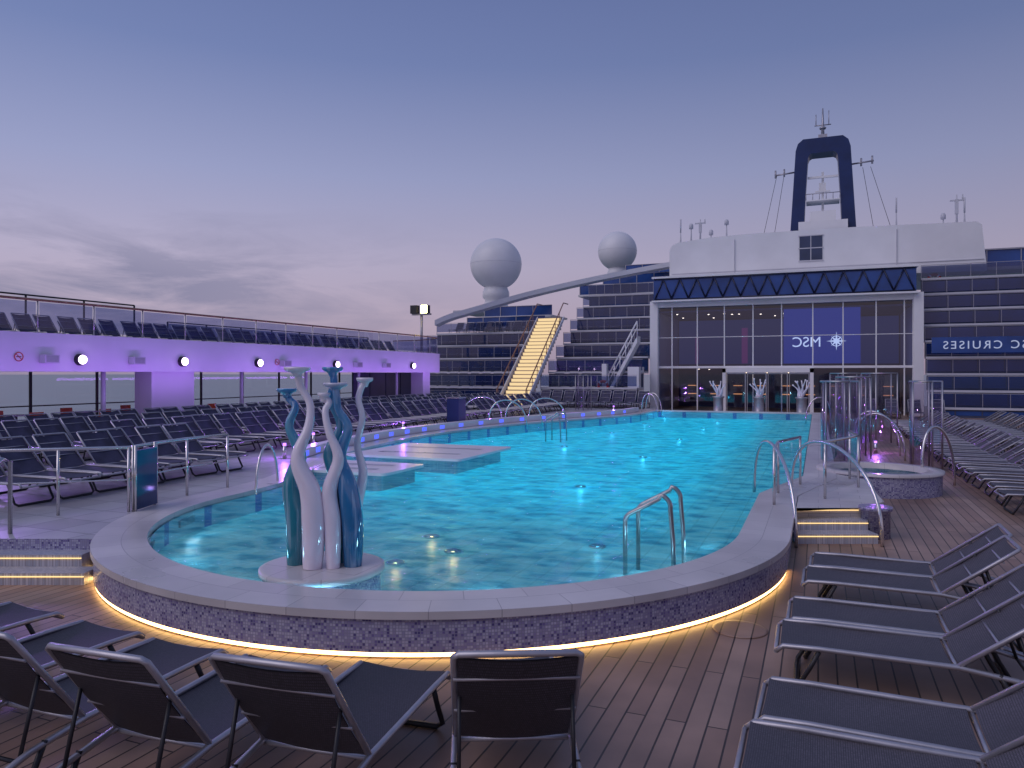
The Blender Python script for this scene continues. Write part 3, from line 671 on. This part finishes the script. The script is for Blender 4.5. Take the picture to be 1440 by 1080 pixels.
for k in range(1,len(cp)-2):
    p0,p1,p2,p3=[Vector(c) for c in cp[k-1:k+3]]
    for q in range(8):
        t=q/8;P.append(.5*((2*p1)+(-p0+p2)*t+(2*p0-5*p1+4*p2-p3)*t*t+(-p0+3*p1-3*p2+p3)*t**3))
lo=[(p.x,p.y,p.z-.22) for p in P];hi=[(p.x,p.y,p.z+.14) for p in P];lob=[(p.x-.5,p.y+1.6,p.z-.22) for p in P];hib=[(p.x-.5,p.y+1.6,p.z+.14) for p in P]
g.ribbon(lo,hi,False,True);g.ribbon(hi,hib,False,True);g.ribbon(hib,lob,False,True);g.ribbon(lob,lo,False,True)
top('sweeping_beam',g,M_white,'slim white sloping beam above the terraces','beam')
# ---------------------------------------------------------------- glass facade building
fb=thing('glass_fronted_building','white superstructure with tall gridded glass facade','building',(-2.2,48,0))
X0,X1,Y=-9.5,5.0,48
g=G();g.box(-10.0,Y-.3,0,X0,Y+8,7.0);g.box(X1,Y-.3,0,5.5,Y+8,7.0);g.box(X0,Y-.2,6.6,X1,Y+8,7.0)
part('frame_wall',g,M_white,fb)
xs=[X0,-8.63,-7.05,-5.4,-3.7,-2.05,-.3,1.35,3.1,4.55,X1]
for a,b in zip(xs[:-1],xs[1:]):
    for z0,z1 in ((.1,2.72),(2.86,6.55)):
        if z0<1 and a>-5.5 and b<-.2: continue
        g=G();g.ribbon([(a+.05,Y+.02,z0),(b-.05,Y+.02,z0)],[(a+.05,Y+.02,z1),(b-.05,Y+.02,z1)],False);part('window',g,M_win,fb)
g=G()
for x in xs: g.box(x-.035,Y-.06,0,x+.035,Y+.08,6.6)
g.box(X0,Y-.08,2.72,X1,Y+.1,2.86);g.box(X0,Y-.05,4.65,X1,Y+.05,4.69)
part('mullions',g,M_white,fb)
g=G();g.box(X0,Y+7.5,0,X1,Y+7.6,6.6);g.box(X0,Y+.3,2.7,X1,Y+7.5,2.85);g.box(X0+.02,Y+.3,6.3,X1-.02,Y+7.5,6.4)
part('interior',g,pm('dim_interior',(.09,.1,.22),.6),fb)
g=G()
for k in range(14):
    x=random.uniform(X0+.5,X1-.5);y=Y+random.uniform(1.5,7);z=random.choice((2.67,6.27,6.27));g.box(x-.05,y-.05,z-.01,x+.05,y+.05,z+.02)
part('ceiling_lights',g,M_wl,fb)
g=G()
for k in range(9):
    x=X0+1+k*1.6;g.box(x-.3,Y+7.3,.9,x+.3,Y+7.4,.96);g.box(x-.3,Y+7.3,1.5,x+.3,Y+7.4,1.55)
part('shelf_lights',g,emit('amber_shelf_glow',(1,.4,.15),1.1),fb)
g=G();g.box(-5.0,Y+6.9,3.1,-4.6,Y+7,5.6);g.box(-8.2,Y+6.9,3.1,-8.0,Y+7,5.0);part('coloured_light_panels',g,emit('red_violet_glow',(.3,.06,.3),.35),fb)
g=G();g.box(-9.4,Y+7.05,3.05,4.9,Y+7.15,6.2);part('blue_wall_wash',g,emit('deep_blue_wash',(.015,.03,.12),.6),fb)
e=thing('entrance_portal','white framed glass entrance vestibule with sliding doors','entrance',(-2.8,47.5,0))
g=G();g.box(-5.4,46.9,0,-5.2,47.9,2.7);g.box(-.45,46.9,0,-.25,47.9,2.7);g.box(-5.4,46.9,2.45,-.25,47.9,2.71)
part('frame',g,M_white,e)
for k in range(4):
    a=-5.2+k*1.19
    g=G();g.box(a+.03,47.0,.02,a+.07,47.06,2.44);g.box(a+1.1,47.0,.02,a+1.16,47.06,2.44);g.box(a+.07,47,2.36,a+1.1,47.06,2.44);part('door_frame',g,M_alu,e)
    g=G();g.ribbon([(a+.08,47.02,.03),(a+1.09,47.02,.03)],[(a+.08,47.02,2.35),(a+1.09,47.02,2.35)],False);part('door_glass',g,M_win,e)
g=G();g.box(-5,47.3,2.42,-.7,47.5,2.44);part('ceiling_light',g,M_wl,e)
def text_geo(txt,size,mirror,space=1):
    cu=bpy.data.curves.new('lettering','FONT');cu.body=txt;cu.size=size;cu.extrude=.01;cu.align_x='CENTER';cu.space_character=space
    o=bpy.data.objects.new('tmp',cu);COL.objects.link(o);bpy.context.view_layer.update()
    me=bpy.data.meshes.new_from_object(o.evaluated_get(bpy.context.evaluated_depsgraph_get()));bpy.data.objects.remove(o)
    for v in me.vertices:
        x,y,z=v.co;v.co=(-x if mirror else x,-z,y)
    return me
M_scr=emit('screen_blue',(.02,.045,.28),.85);M_let=emit('screen_white',(.75,.82,1),1.2)
sc2=thing('display_screen','dark blue display screen with mirrored white lettering and compass emblem','screen',(.2,48.3,3.1))
g=G();g.box(-1.95,48.35,3.0,2.3,48.45,6.3);part('panel',g,M_scr,sc2)
me=text_geo('MSC',.85,True);me.materials.append(M_let);o=bpy.data.objects.new('lettering',me);COL.objects.link(o);o.parent=sc2;o.location=Vector((-.65,48.3,4.0))-Vector((.2,48.3,3.1))
def star(g,cx,cz,y,R0,n=8):
    c0=g.V((cx,y,cz));ring=[]
    for k in range(2*n):
        a=math.pi*k/n;rr=(R0 if k%4==0 else R0*.72) if k%2==0 else R0*.25
        ring.append(g.V((cx+rr*math.sin(a),y,cz+rr*math.cos(a))))
    for k in range(2*n): g.face([c0,ring[k],ring[(k+1)%(2*n)]])
g=G();star(g,1.0,4.32,48.31,.56,8)
g.tube([(1.0+.3*math.cos(a*math.pi/12),48.31,4.32+.3*math.sin(a*math.pi/12)) for a in range(24)],.022,6,closed=True)
part('compass_emblem',g,M_let,sc2)
tb=thing('truss_gallery','long dark blue glazed gallery with zigzag truss','gallery',(-2.2,47.6,7))
g=G();g.box(-9.7,47.4,7.02,5.1,47.5,8.4);part('glazing',g,M_bluep,tb)
g=G();n=14;L=14.6/n
for k in range(n):
    a=-9.6+L*k
    g.tube([(a,47.36,7.1),(a+L/2,47.36,8.32)],.05,6);g.tube([(a+L/2,47.36,8.32),(a+L,47.36,7.1)],.05,6)
g.tube([(-9.65,47.36,7.08),(5.05,47.36,7.08)],.04,6);g.tube([(-9.65,47.36,8.34),(5.05,47.36,8.34)],.04,6)
part('truss_members',g,pm('truss_blue',(.006,.012,.05),.3),tb)
g=G();g.box(-9.8,47.3,6.92,5.2,48.6,7.018);g.box(-9.8,47.3,8.402,5.2,50,8.52);part('edge_trim',g,M_white,tb)
ub=thing('upper_superstructure','white upper superstructure block with vents','building',(0,51,8.5))
pr=[(-9.15,8.45),(-9.15,10.55),(-9.0,10.85),(-8.6,11.05),(-6.5,11.25),(-4,11.32),(2,11.3),(8.45,11.15),(8.7,10.95),(8.95,8.3)]
g=G();A=[(x,49.9,z) for x,z in pr];B=[(x,60,z) for x,z in pr]
g.ribbon(A,B,True);ids=[g.V(p) for p in A];g.face(ids[::-1])
part('wall',g,M_white,ub)
g=G()
for a in (0,1):
    for b in (0,1): g.box(-1.08+.68*a,49.85,9.42+.78*b,-.45+.68*a,49.88,10.14+.78*b)
part('vent',g,M_darkw,ub)
g=G();g.box(-1.15,49.83,9.36,.3,49.895,9.42);g.box(-1.15,49.83,10.92,.3,49.895,10.98);g.box(-1.15,49.83,10.14,.3,49.895,10.2);g.box(-.45,49.84,9.42,-.4,49.895,10.92);part('vent_frame',g,M_white2,ub)
g=G();g.box(-5,49.82,8.9,-4.97,49.89,11);g.box(4.3,49.82,8.55,4.33,49.89,11);g.box(-9,49.85,8.95,8.8,49.89,8.99);part('panel_joints',g,M_white2,ub)
t=thing('side_stair','white diagonal stair with rails beside the glass facade','staircase',(-11,45,0))
g=G();v=[(-12.1,46.3,1.0),(-10.3,46.3,4.3),(-10.3,46.3,4.7),(-12.1,46.3,1.4)];ids=[g.V(p) for p in v];g.face(ids);ids2=[g.V((p[0],p[1]-.9,p[2])) for p in v];g.face(ids2[::-1])
for k in range(4): g.face([ids[k],ids[(k+1)%4],ids2[(k+1)%4],ids2[k]])
part('flight',g,M_white,t)
g=G();g.tube([(-12.1,45.4,2.3),(-10.3,45.4,5.6)],.05,8);g.tube([(-12.1,45.4,1.9),(-10.3,45.4,5.2)],.03,8)
for k in range(6): g.tube([(-12.1+.36*k,45.4,1.3+.66*k),(-12.1+.36*k,45.4,2.3+.66*k)],.03,6)
part('handrail',g,M_white,t)
g=G();g.box(-12.6,45.6,0,-12.3,46.1,3.0);g.box(-10.9,45.4,0,-10.2,46.9,2.8);part('support',g,M_white,t)
t=thing('display_band','dim blue band with mirrored white lettering on the terraces','screen',(10,46.2,3.3))
g=G();g.box(5.7,46.15,3.5,18,46.2,4.35);part('panel',g,M_bluep,t)
me=text_geo('MSC CRUISES',.6,True,1.3);me.materials.append(emit('dim_letters',(.6,.68,1),.6))
o=bpy.data.objects.new('lettering',me);COL.objects.link(o);o.parent=t;o.location=Vector((8.45,46.12,3.72))-Vector((10,46.2,3.3))
t=thing('blue_glass_gallery','tall blue tinted glass gallery on the terraces','gallery',(14,51,8.6))
g=G();g.box(9.0,51,8.6,24,51.1,9.6);part('glazing',g,M_bluep,t)
g=G();g.box(9.0,50.8,8.42,24,54,8.6);part('slab',g,M_alu,t)
g=G();g.box(9.0,50.9,9.6,24,51.2,9.68)
for k in range(9): g.box(9.1+1.7*k,50.95,8.6,9.15+1.7*k,51,9.6)
part('frame',g,M_alu,t)
def gallery(x0,x1,y,zs,n,sx,lab):
    t=thing('upper_gallery',lab,'building',((x0+x1)/2,y,zs),'upper galleries')
    g=G();g2=G();g3=G()
    for k in range(n):
        a=x0+sx*k;z=zs+.95*k;yy=y+1.6*k
        g.box(a,yy,z,x1,yy+4,z+.15);g2.box(a+.1,yy+.1,z+.15,x1,yy+.14,z+.9)
        m=int((x1-a)/1.4)
        for q in range(m): g3.box(a+.1+1.4*q,yy+.06,z+.15,a+.15+1.4*q,yy+.095,z+.92)
        g3.box(a+.1,yy+.05,z+.9,x1,yy+.095,z+.94)
    part('slab',g,M_white,t);part('glazing',g2,M_bluep,t);part('frame',g3,M_alu,t)
gallery(-18,-9.2,58,8.6,3,1.5,'stacked white decks with dark glazing beneath the radome')
gallery(-26,-19.3,53.6,5.9,2,.8,'stacked white decks with dark glazing beneath the large radome')
for (x,y,z,rad,zb) in ((-24.6,56.5,11.4,2.12,7.6),(-17.8,70,14.1,1.85,10.5)):
    t=thing('radome','large white spherical radome on a short pedestal','radome',(x,y,zb),'radomes')
    part('dome',G().sphere((x,y,z),rad,48,28),M_white,t)
    part('pedestal',G().lathe(x,y,[(rad*.6,zb),(rad*.5,zb+.1),(rad*.42,z-rad*1.4),(rad*.52,z-rad*1.3),(rad*.52,z-rad*1.1),(rad*.42,z-rad*.85)],28),M_white,t)
    g=G();g.tube([(x+rad*1.001*math.cos(a*math.pi/20),y+rad*1.001*math.sin(a*math.pi/20),z) for a in range(40)],.012,5,closed=True);part('seam',g,M_white2,t)
g=G();g.box(-28,55.4,7.4,-21,60,7.6);top('radome_deck',g,M_white2,'flat white deck carrying the large radome','deck')
fa=thing('funnel_arch','navy blue arch shaped mast with white base','mast',(.3,58,12))
x,y=.3,58
outer=[(-2.15,12.6),(-2.0,15),(-1.8,18.3),(-1.65,18.8),(-1.3,19.1),(1.3,19.1),(1.65,18.8),(1.8,18.3),(2.0,15),(2.15,12.6)]
inner=[(-1.25,12.6),(-1.15,15),(-.98,17.7),(-.88,17.95),(-.7,18.05),(.7,18.05),(.88,17.95),(.98,17.7),(1.15,15),(1.25,12.6)]
g=G()
for yy,fl in ((57.2,0),(58.8,1)):
    o_=[g.V((x+p[0],yy,p[1])) for p in outer];i_=[g.V((x+p[0],yy,p[1])) for p in inner]
    for k in range(len(outer)-1):
        q=[o_[k],i_[k],i_[k+1],o_[k+1]];g.face(q if fl else q[::-1])
for P_ in (outer,inner):
    a=[g.V((x+p[0],57.2,p[1])) for p in P_];b=[g.V((x+p[0],58.8,p[1])) for p in P_]
    for k in range(len(P_)-1): g.face([a[k],a[k+1],b[k+1],b[k]],None,False)
part('arch',g,M_navy,fa)
g=G();g.box(x-3.6,56.5,12.0,x+2.9,60,12.45);part('base_deck',g,M_navy,fa)
g=G();g.box(x-1.6,56.6,12.45,x+1.6,59.5,13.1);g.box(x-.85,57.2,13.1,x+.85,58.8,13.9);g.box(x-1.1,57,14.6,x+1.1,58.6,14.68);g.box(x-.08,57.8,13.9,x+.08,58,16.8);g.box(x-1.0,57.5,16.3,x+1.0,57.62,16.45)
g.box(x-.5,57.5,15.3,x+.5,57.6,15.4);g.box(x-.25,57.7,15.4,x+.2,58.1,16.0);g.box(x-1.5,58,11.2,x+1.5,60,12)
part('radar_platform',g,M_white,fa)
g=G()
for k in range(6): g.tube([(x-1.1+.44*k,57,14.68),(x-1.1+.44*k,57,15.1)],.025,5)
g.tube([(x-1.1,57,15.1),(x+1.1,57,15.1)],.03,5)
part('platform_rail',g,M_alu,fa)
g=G()
g.tube([(x,58,19.1),(x,58,21.4)],[.14,.04],8);g.tube([(x-.55,58,20.2),(x+.55,58,20.2)],.04,6);g.box(x-.3,57.8,19.1,x+.3,58.2,19.5)
g.tube([(x-.45,58,20.2),(x-.45,58,21.0)],.035,6);g.tube([(x+.4,58,20.2),(x+.4,58,21.2)],.03,6);g.lathe(x,58,[(.2,19.9),(.25,20.0),(.1,20.1)],10)
part('top_antenna',g,M_alu,fa)
for p,q,zs in (((x-3.2,58,16.9),(x-1.9,58,17.0),((-3.2,16.9),(-2.6,16.95))),((x+1.9,58,17.2),(x+3.3,58,17.3),((2.5,17.2),(3.2,17.3)))):
    g=G();g.tube([p,q],.06,6)
    for dx,z in zs: g.tube([(x+dx,58,z-.2),(x+dx,58,z+.35)],.07,6)
    part('yard_arm',g,M_alu,fa)
for dx0,dx1 in ((-3.1,-4.2),(-2.6,-3.4),(2.6,3.4),(3.1,4.6)):
    g=G();g.tube([(x+dx0,58,16.9),(x+dx1,57,11.3)],.015,4);part('stay_wire',g,M_dark,fa)
def antenna(x,y,z,h,k):
    t=thing('antenna','slender white antenna mast on the superstructure roof','antenna',(x,y,z),'roof antennas')
    part('pole',G().tube([(x,y,z),(x,y,z+h)],[.07,.03],6),M_white2,t)
    g=G()
    if k==0: g.lathe(x,y,[(.14,z+h),(.14,z+h+.25),(.08,z+h+.35)],10)
    elif k==1:
        g.box(x-.35,y-.05,z+h*.8,x+.35,y+.05,z+h*.8+.08);g.box(x-.09,y-.09,z+h*.4,x+.09,y+.09,z+h*.85);g.tube([(x+.3,y,z+h*.8),(x+.3,y,z+h)],.04,6)
    else: g.lathe(x,y,[(.05,z+h),(.05,z+h+.9)],6)
    part('head',g,M_white2,t)
antenna(-8.6,51,11.0,.9,2);antenna(-7.9,51,11.1,1.0,0);antenna(-7.3,51,11.2,1.5,1);antenna(-5.6,51,11.2,1.0,0);antenna(-6.6,51,11.2,.4,0)
antenna(7.6,51,11.1,1.9,1);antenna(8.0,51,11.1,.8,2);antenna(4.4,51,11.2,1.0,2);antenna(6.9,51,11.1,.5,0)
fp=thing('floodlight_mast','grey mast carrying a bright floodlight','floodlight',(-24.6,44,4),)
g=G();g.tube([(-24.6,44,3.3),(-24.6,44,6.5)],.09,8);g.box(-25.3,43.9,6.3,-23.9,44.1,6.4);part('mast',g,M_alu,fp)
g=G();g.box(-25.3,43.7,6.4,-24.8,44.1,6.95);part('housing',g,M_dark,fp)
g=G();g.box(-24.5,43.7,6.4,-24.0,44.1,6.95);part('housing',g,M_dark,fp)
g=G();g.box(-24.47,43.66,6.42,-24.03,43.695,6.92);part('lens',g,emit('yellow_lamp',(1,.72,.2),60),fp)
for (x,y,z) in ((-12.45,45.4,1.6),(6.3,50.0,7.9)):
    t=thing('lifebuoy','red and white ring lifebuoy hanging from a rail','lifebuoy',(x,y,z),'lifebuoys')
    g=G();g.tube([(x+.3*math.cos(a*math.pi/12),y,z+.3*math.sin(a*math.pi/12)) for a in range(24)],.09,8,closed=True);part('ring',g,M_red,t)
    g=G()
    for q in range(4):
        a=q*math.pi/2+.78;g.tube([(x+.3*math.cos(a+b),y,z+.3*math.sin(a+b)) for b in (-.15,0,.15)],.096,8)
    part('bands',g,M_white,t)
M_vg=glass('faint_violet_glass',(.84,.8,.9),base=.1)
def gscreen(cx,cy,z,rad,h,a0,a1):
    t=thing('glass_shower_screen','curved glass screen with steel posts beside hot tub','glass screen',(cx,cy,z),'curved glass screens')
    P=[(cx+rad*math.cos(a0+(a1-a0)*k/16),cy+rad*math.sin(a0+(a1-a0)*k/16)) for k in range(17)]
    part('glass_panel',G().ribbon([(p[0],p[1],z+.05) for p in P],[(p[0],p[1],z+h-.05) for p in P],False,True),M_vg,t)
    for k in range(0,17,4):
        part('post',G().tube([(*P[k],z),(*P[k],z+h)],.022,8),M_steeld,t)
    part('top_rail',G().tube([(*p,z+h) for p in P],.022,8),M_steeld,t)
gscreen(.45,18.3,.4,.4,1.82,0,5.2);gscreen(2.45,20.9,0,.36,2.2,0,5.0);gscreen(.95,22.5,.1,.5,2.2,1,5.5);gscreen(1.9,27,.1,.6,2.3,1,5.5);gscreen(1.0,30,.1,.6,2.3,1,5.5);gscreen(-11.9,39.3,.4,.45,1.9,0,5)
t=thing('towel_station','dark blue upright cabinet at the pool edge','cabinet',(-12.75,25.5,.4))
g=G();g.box(-13.0,25.2,.4,-12.5,25.8,1.45);part('cabinet',g,M_navy,t);g=G();g.box(-13.02,25.18,1.45,-12.48,25.82,1.5);part('lid',g,M_steel,t)
# ---------------------------------------------------------------- pool lamps and lights
def pl(x,y,z,en,col=(.07,.6,1)):
    t=thing('pool_lamp','small round underwater lamp on the pool floor','lamp',(x,y,z),'underwater lamps')
    part('bezel',G().lathe(x,y,[(.11,z-.03),(.12,z-.01),(.09,z)],14),M_steel,t)
    o=lamp('POINT',(x,y,z+.16),en,col,shadow_soft_size=.04);o.parent=t;o.location=(0,0,.16)
for y in (15,21,27,33,38):
    pl(-4.6,y,ZF+.03,3.5);
    if y>20: pl(-7.6,y+2,ZF+.03,3.5)
def wf(ang,en,col):
    a=r(ang);x=C[0]+3.92*math.cos(a);y=C[1]+3.92*math.sin(a)
    t=thing('added_wall_flood','slim underwater flood lamp added to the pool wall','lamp',(x,y,.18),'underwater lamps')
    g=G();g.M=Matrix.Translation((x,y,.22))@Matrix.Rotation(a+math.pi/2,4,'Z');g.box(-.22,-.035,-.05,.22,.0,.05);part('housing',g,M_steeld,t)
    x2=C[0]+3.86*math.cos(a);y2=C[1]+3.86*math.sin(a)
    o=lamp('AREA',(x2,y2,.22),en,col,shape='RECTANGLE',size=.4,size_y=.08);o.parent=t;o.location=Vector((x2,y2,.22))-Vector((x,y,.18))
    o.rotation_euler=Vector((-math.cos(a),-math.sin(a),-.06)).to_track_quat('-Z','Y').to_euler()
for an,en in ((-10,5),(-35,6),(-60,6),(-85,6),(-110,5),(-135,3),(-160,2)): wf(an,en,(.45,.82,1))  # floods added to brighten the near water evenly
pl(-5.2,9.6,ZS+.03,2.2,(1,.66,.2));pl(-4.5,8.9,ZS+.03,2.2,(1,.68,.22));pl(-4.9,8.1,ZS+.03,1.6,(1,.7,.25));pl(-2.8,9.9,ZS+.03,1.2,(.2,.75,1))  # warm lamps here are added to imitate floodlight glints on the water
pl(-10.9,20.5,ZF+.03,4,(.45,.25,1));pl(-10.7,15.0,ZF+.03,3,(.5,.25,1));pl(-8.6,11.6,ZF+.03,1.6,(.5,.3,1))  # violet lamps added to tint the water along the left side
o=lamp('POINT',(hx,hy,.12),8,(.5,.3,1),shadow_soft_size=.1)
def bollard(x,y,z,en,col):  # lamps added to spread a violet cast around pool and hot tub
    t=thing('added_bollard_lamp','added short steel bollard lamp with violet glow','lamp',(x,y,z),'added violet bollard lamps')
    part('post',G().lathe(x,y,[(.05,z),(.04,z+.3)],10),M_steel,t);part('lens',G().lathe(x,y,[(.04,z+.301),(.04,z+.36)],10),emit('violet_lens',(.5,.2,1),2.5),t)
    o=lamp('POINT',(x,y,z+.46),en,col,shadow_soft_size=.03);o.parent=t;o.location=(0,0,.46)
for (x,y,z) in ((-12.9,17,.4),(-13.0,22,.4),(-12.5,28,.4),(-10.8,32.5,.4),(-9.6,37,.4),(1.3,19.5,0),(1.6,25,0),(1.5,32,0),(-11.6,14.2,.4)):
    bollard(x,y,z,30,(.42,.14,1))
for (x,y,en) in ((-19.9,12,560),(-19.9,22,520)):
    o=lamp('SPOT',(x+.4,y,3.4),en,(.46,.24,1),spot_size=r(75),spot_blend=.9,shadow_soft_size=.2)
    o.rotation_euler=(Vector((-7,y-2,0))-Vector(o.location)).to_track_quat('-Z','Y').to_euler()
# ---------------------------------------------------------------- world
w=bpy.data.worlds.new('World');S.world=w;w.use_nodes=True;t=w.node_tree;t.nodes.clear();l=t.links
o=N(t,'ShaderNodeOutputWorld');bg=N(t,'ShaderNodeBackground');bg.inputs[1].default_value=1
tc=N(t,'ShaderNodeTexCoord');sp=N(t,'ShaderNodeSeparateXYZ');l.new(tc.outputs['Generated'],sp.inputs[0])
rp_=N(t,'ShaderNodeValToRGB');e=rp_.color_ramp.elements
def lin(c): return tuple(((v/255+.055)/1.055)**2.4 if v>10 else v/3294 for v in c)+(1,)
st_=[(0,(156,141,163)),(.05,(178,161,180)),(.14,(176,168,194)),(.25,(150,156,194)),(.38,(114,129,176)),(.5,(98,113,163)),(.75,(118,132,178)),(1,(132,142,184))]
e[0].position=0;e[0].color=lin(st_[0][1]);e[1].position=1;e[1].color=lin(st_[-1][1])
for p,c in st_[1:-1]: q=e.new(p);q.color=lin(c)
l.new(sp.outputs['Z'],rp_.inputs[0])
dr=N(t,'ShaderNodeMapRange');dr.inputs['From Min'].default_value=-.75;dr.inputs['From Max'].default_value=.5;dr.inputs['To Min'].default_value=1.04;dr.inputs['To Max'].default_value=.76;l.new(sp.outputs['X'],dr.inputs['Value'])
sc_=N(t,'ShaderNodeVectorMath',operation='SCALE');l.new(rp_.outputs[0],sc_.inputs[0]);l.new(dr.outputs[0],sc_.inputs['Scale'])
mp=N(t,'ShaderNodeMapping');mp.inputs['Scale'].default_value=(2.4,2.4,11);l.new(tc.outputs['Generated'],mp.inputs[0])
nz=N(t,'ShaderNodeTexNoise');nz.inputs['Scale'].default_value=2.1;nz.inputs['Detail'].default_value=9;nz.inputs['Roughness'].default_value=.62;nz.inputs['Distortion'].default_value=.5;l.new(mp.outputs[0],nz.inputs[0])
c1=N(t,'ShaderNodeMapRange');c1.inputs['From Min'].default_value=.42;c1.inputs['From Max'].default_value=.62;l.new(nz.outputs['Fac'],c1.inputs['Value'])
c2=N(t,'ShaderNodeMapRange');c2.inputs['From Min'].default_value=.22;c2.inputs['From Max'].default_value=.11;l.new(sp.outputs['Z'],c2.inputs['Value'])
c3=N(t,'ShaderNodeMapRange');c3.inputs['From Min'].default_value=-.4;c3.inputs['From Max'].default_value=-.75;c3.inputs['To Min'].default_value=.08;l.new(sp.outputs['X'],c3.inputs['Value'])
m1=N(t,'ShaderNodeMath',operation='MULTIPLY');l.new(c1.outputs[0],m1.inputs[0]);l.new(c2.outputs[0],m1.inputs[1])
m2=N(t,'ShaderNodeMath',operation='MULTIPLY');l.new(m1.outputs[0],m2.inputs[0]);l.new(c3.outputs[0],m2.inputs[1])
m3=N(t,'ShaderNodeMath',operation='MULTIPLY');l.new(m2.outputs[0],m3.inputs[0]);m3.inputs[1].default_value=.8
mx=N(t,'ShaderNodeMix',data_type='RGBA');l.new(m3.outputs[0],mx.inputs['Factor']);l.new(sc_.outputs[0],mx.inputs['A']);mx.inputs['B'].default_value=lin((122,124,156))
sky=N(t,'ShaderNodeTexSky');sky.sky_type='NISHITA';sky.sun_disc=False;sky.sun_elevation=r(2);sky.sun_rotation=r(-100)
ss_=N(t,'ShaderNodeVectorMath',operation='SCALE');l.new(sky.outputs[0],ss_.inputs[0]);ss_.inputs['Scale'].default_value=.004
ad=N(t,'ShaderNodeVectorMath',operation='ADD');l.new(mx.outputs['Result'],ad.inputs[0]);l.new(ss_.outputs[0],ad.inputs[1])
l.new(ad.outputs[0],bg.inputs[0]);l.new(bg.outputs[0],o.inputs[0])
sun=bpy.data.lights.new('sun','SUN');sun.energy=.85;sun.angle=r(50);sun.color=(1,.88,.9)
so=bpy.data.objects.new('sun',sun);COL.objects.link(so);so.rotation_euler=(Vector((.45,.65,-.7))).to_track_quat('-Z','Y').to_euler()
# ---------------------------------------------------------------- camera
cam=bpy.data.cameras.new('camera');cam.sensor_width=36;cam.lens=26.25;cam.shift_y=-15/1440;cam.clip_end=60000
co=bpy.data.objects.new('camera',cam);COL.objects.link(co);co.location=(0,0,2.4);co.rotation_euler=(math.pi/2,0,YAW);S.camera=co
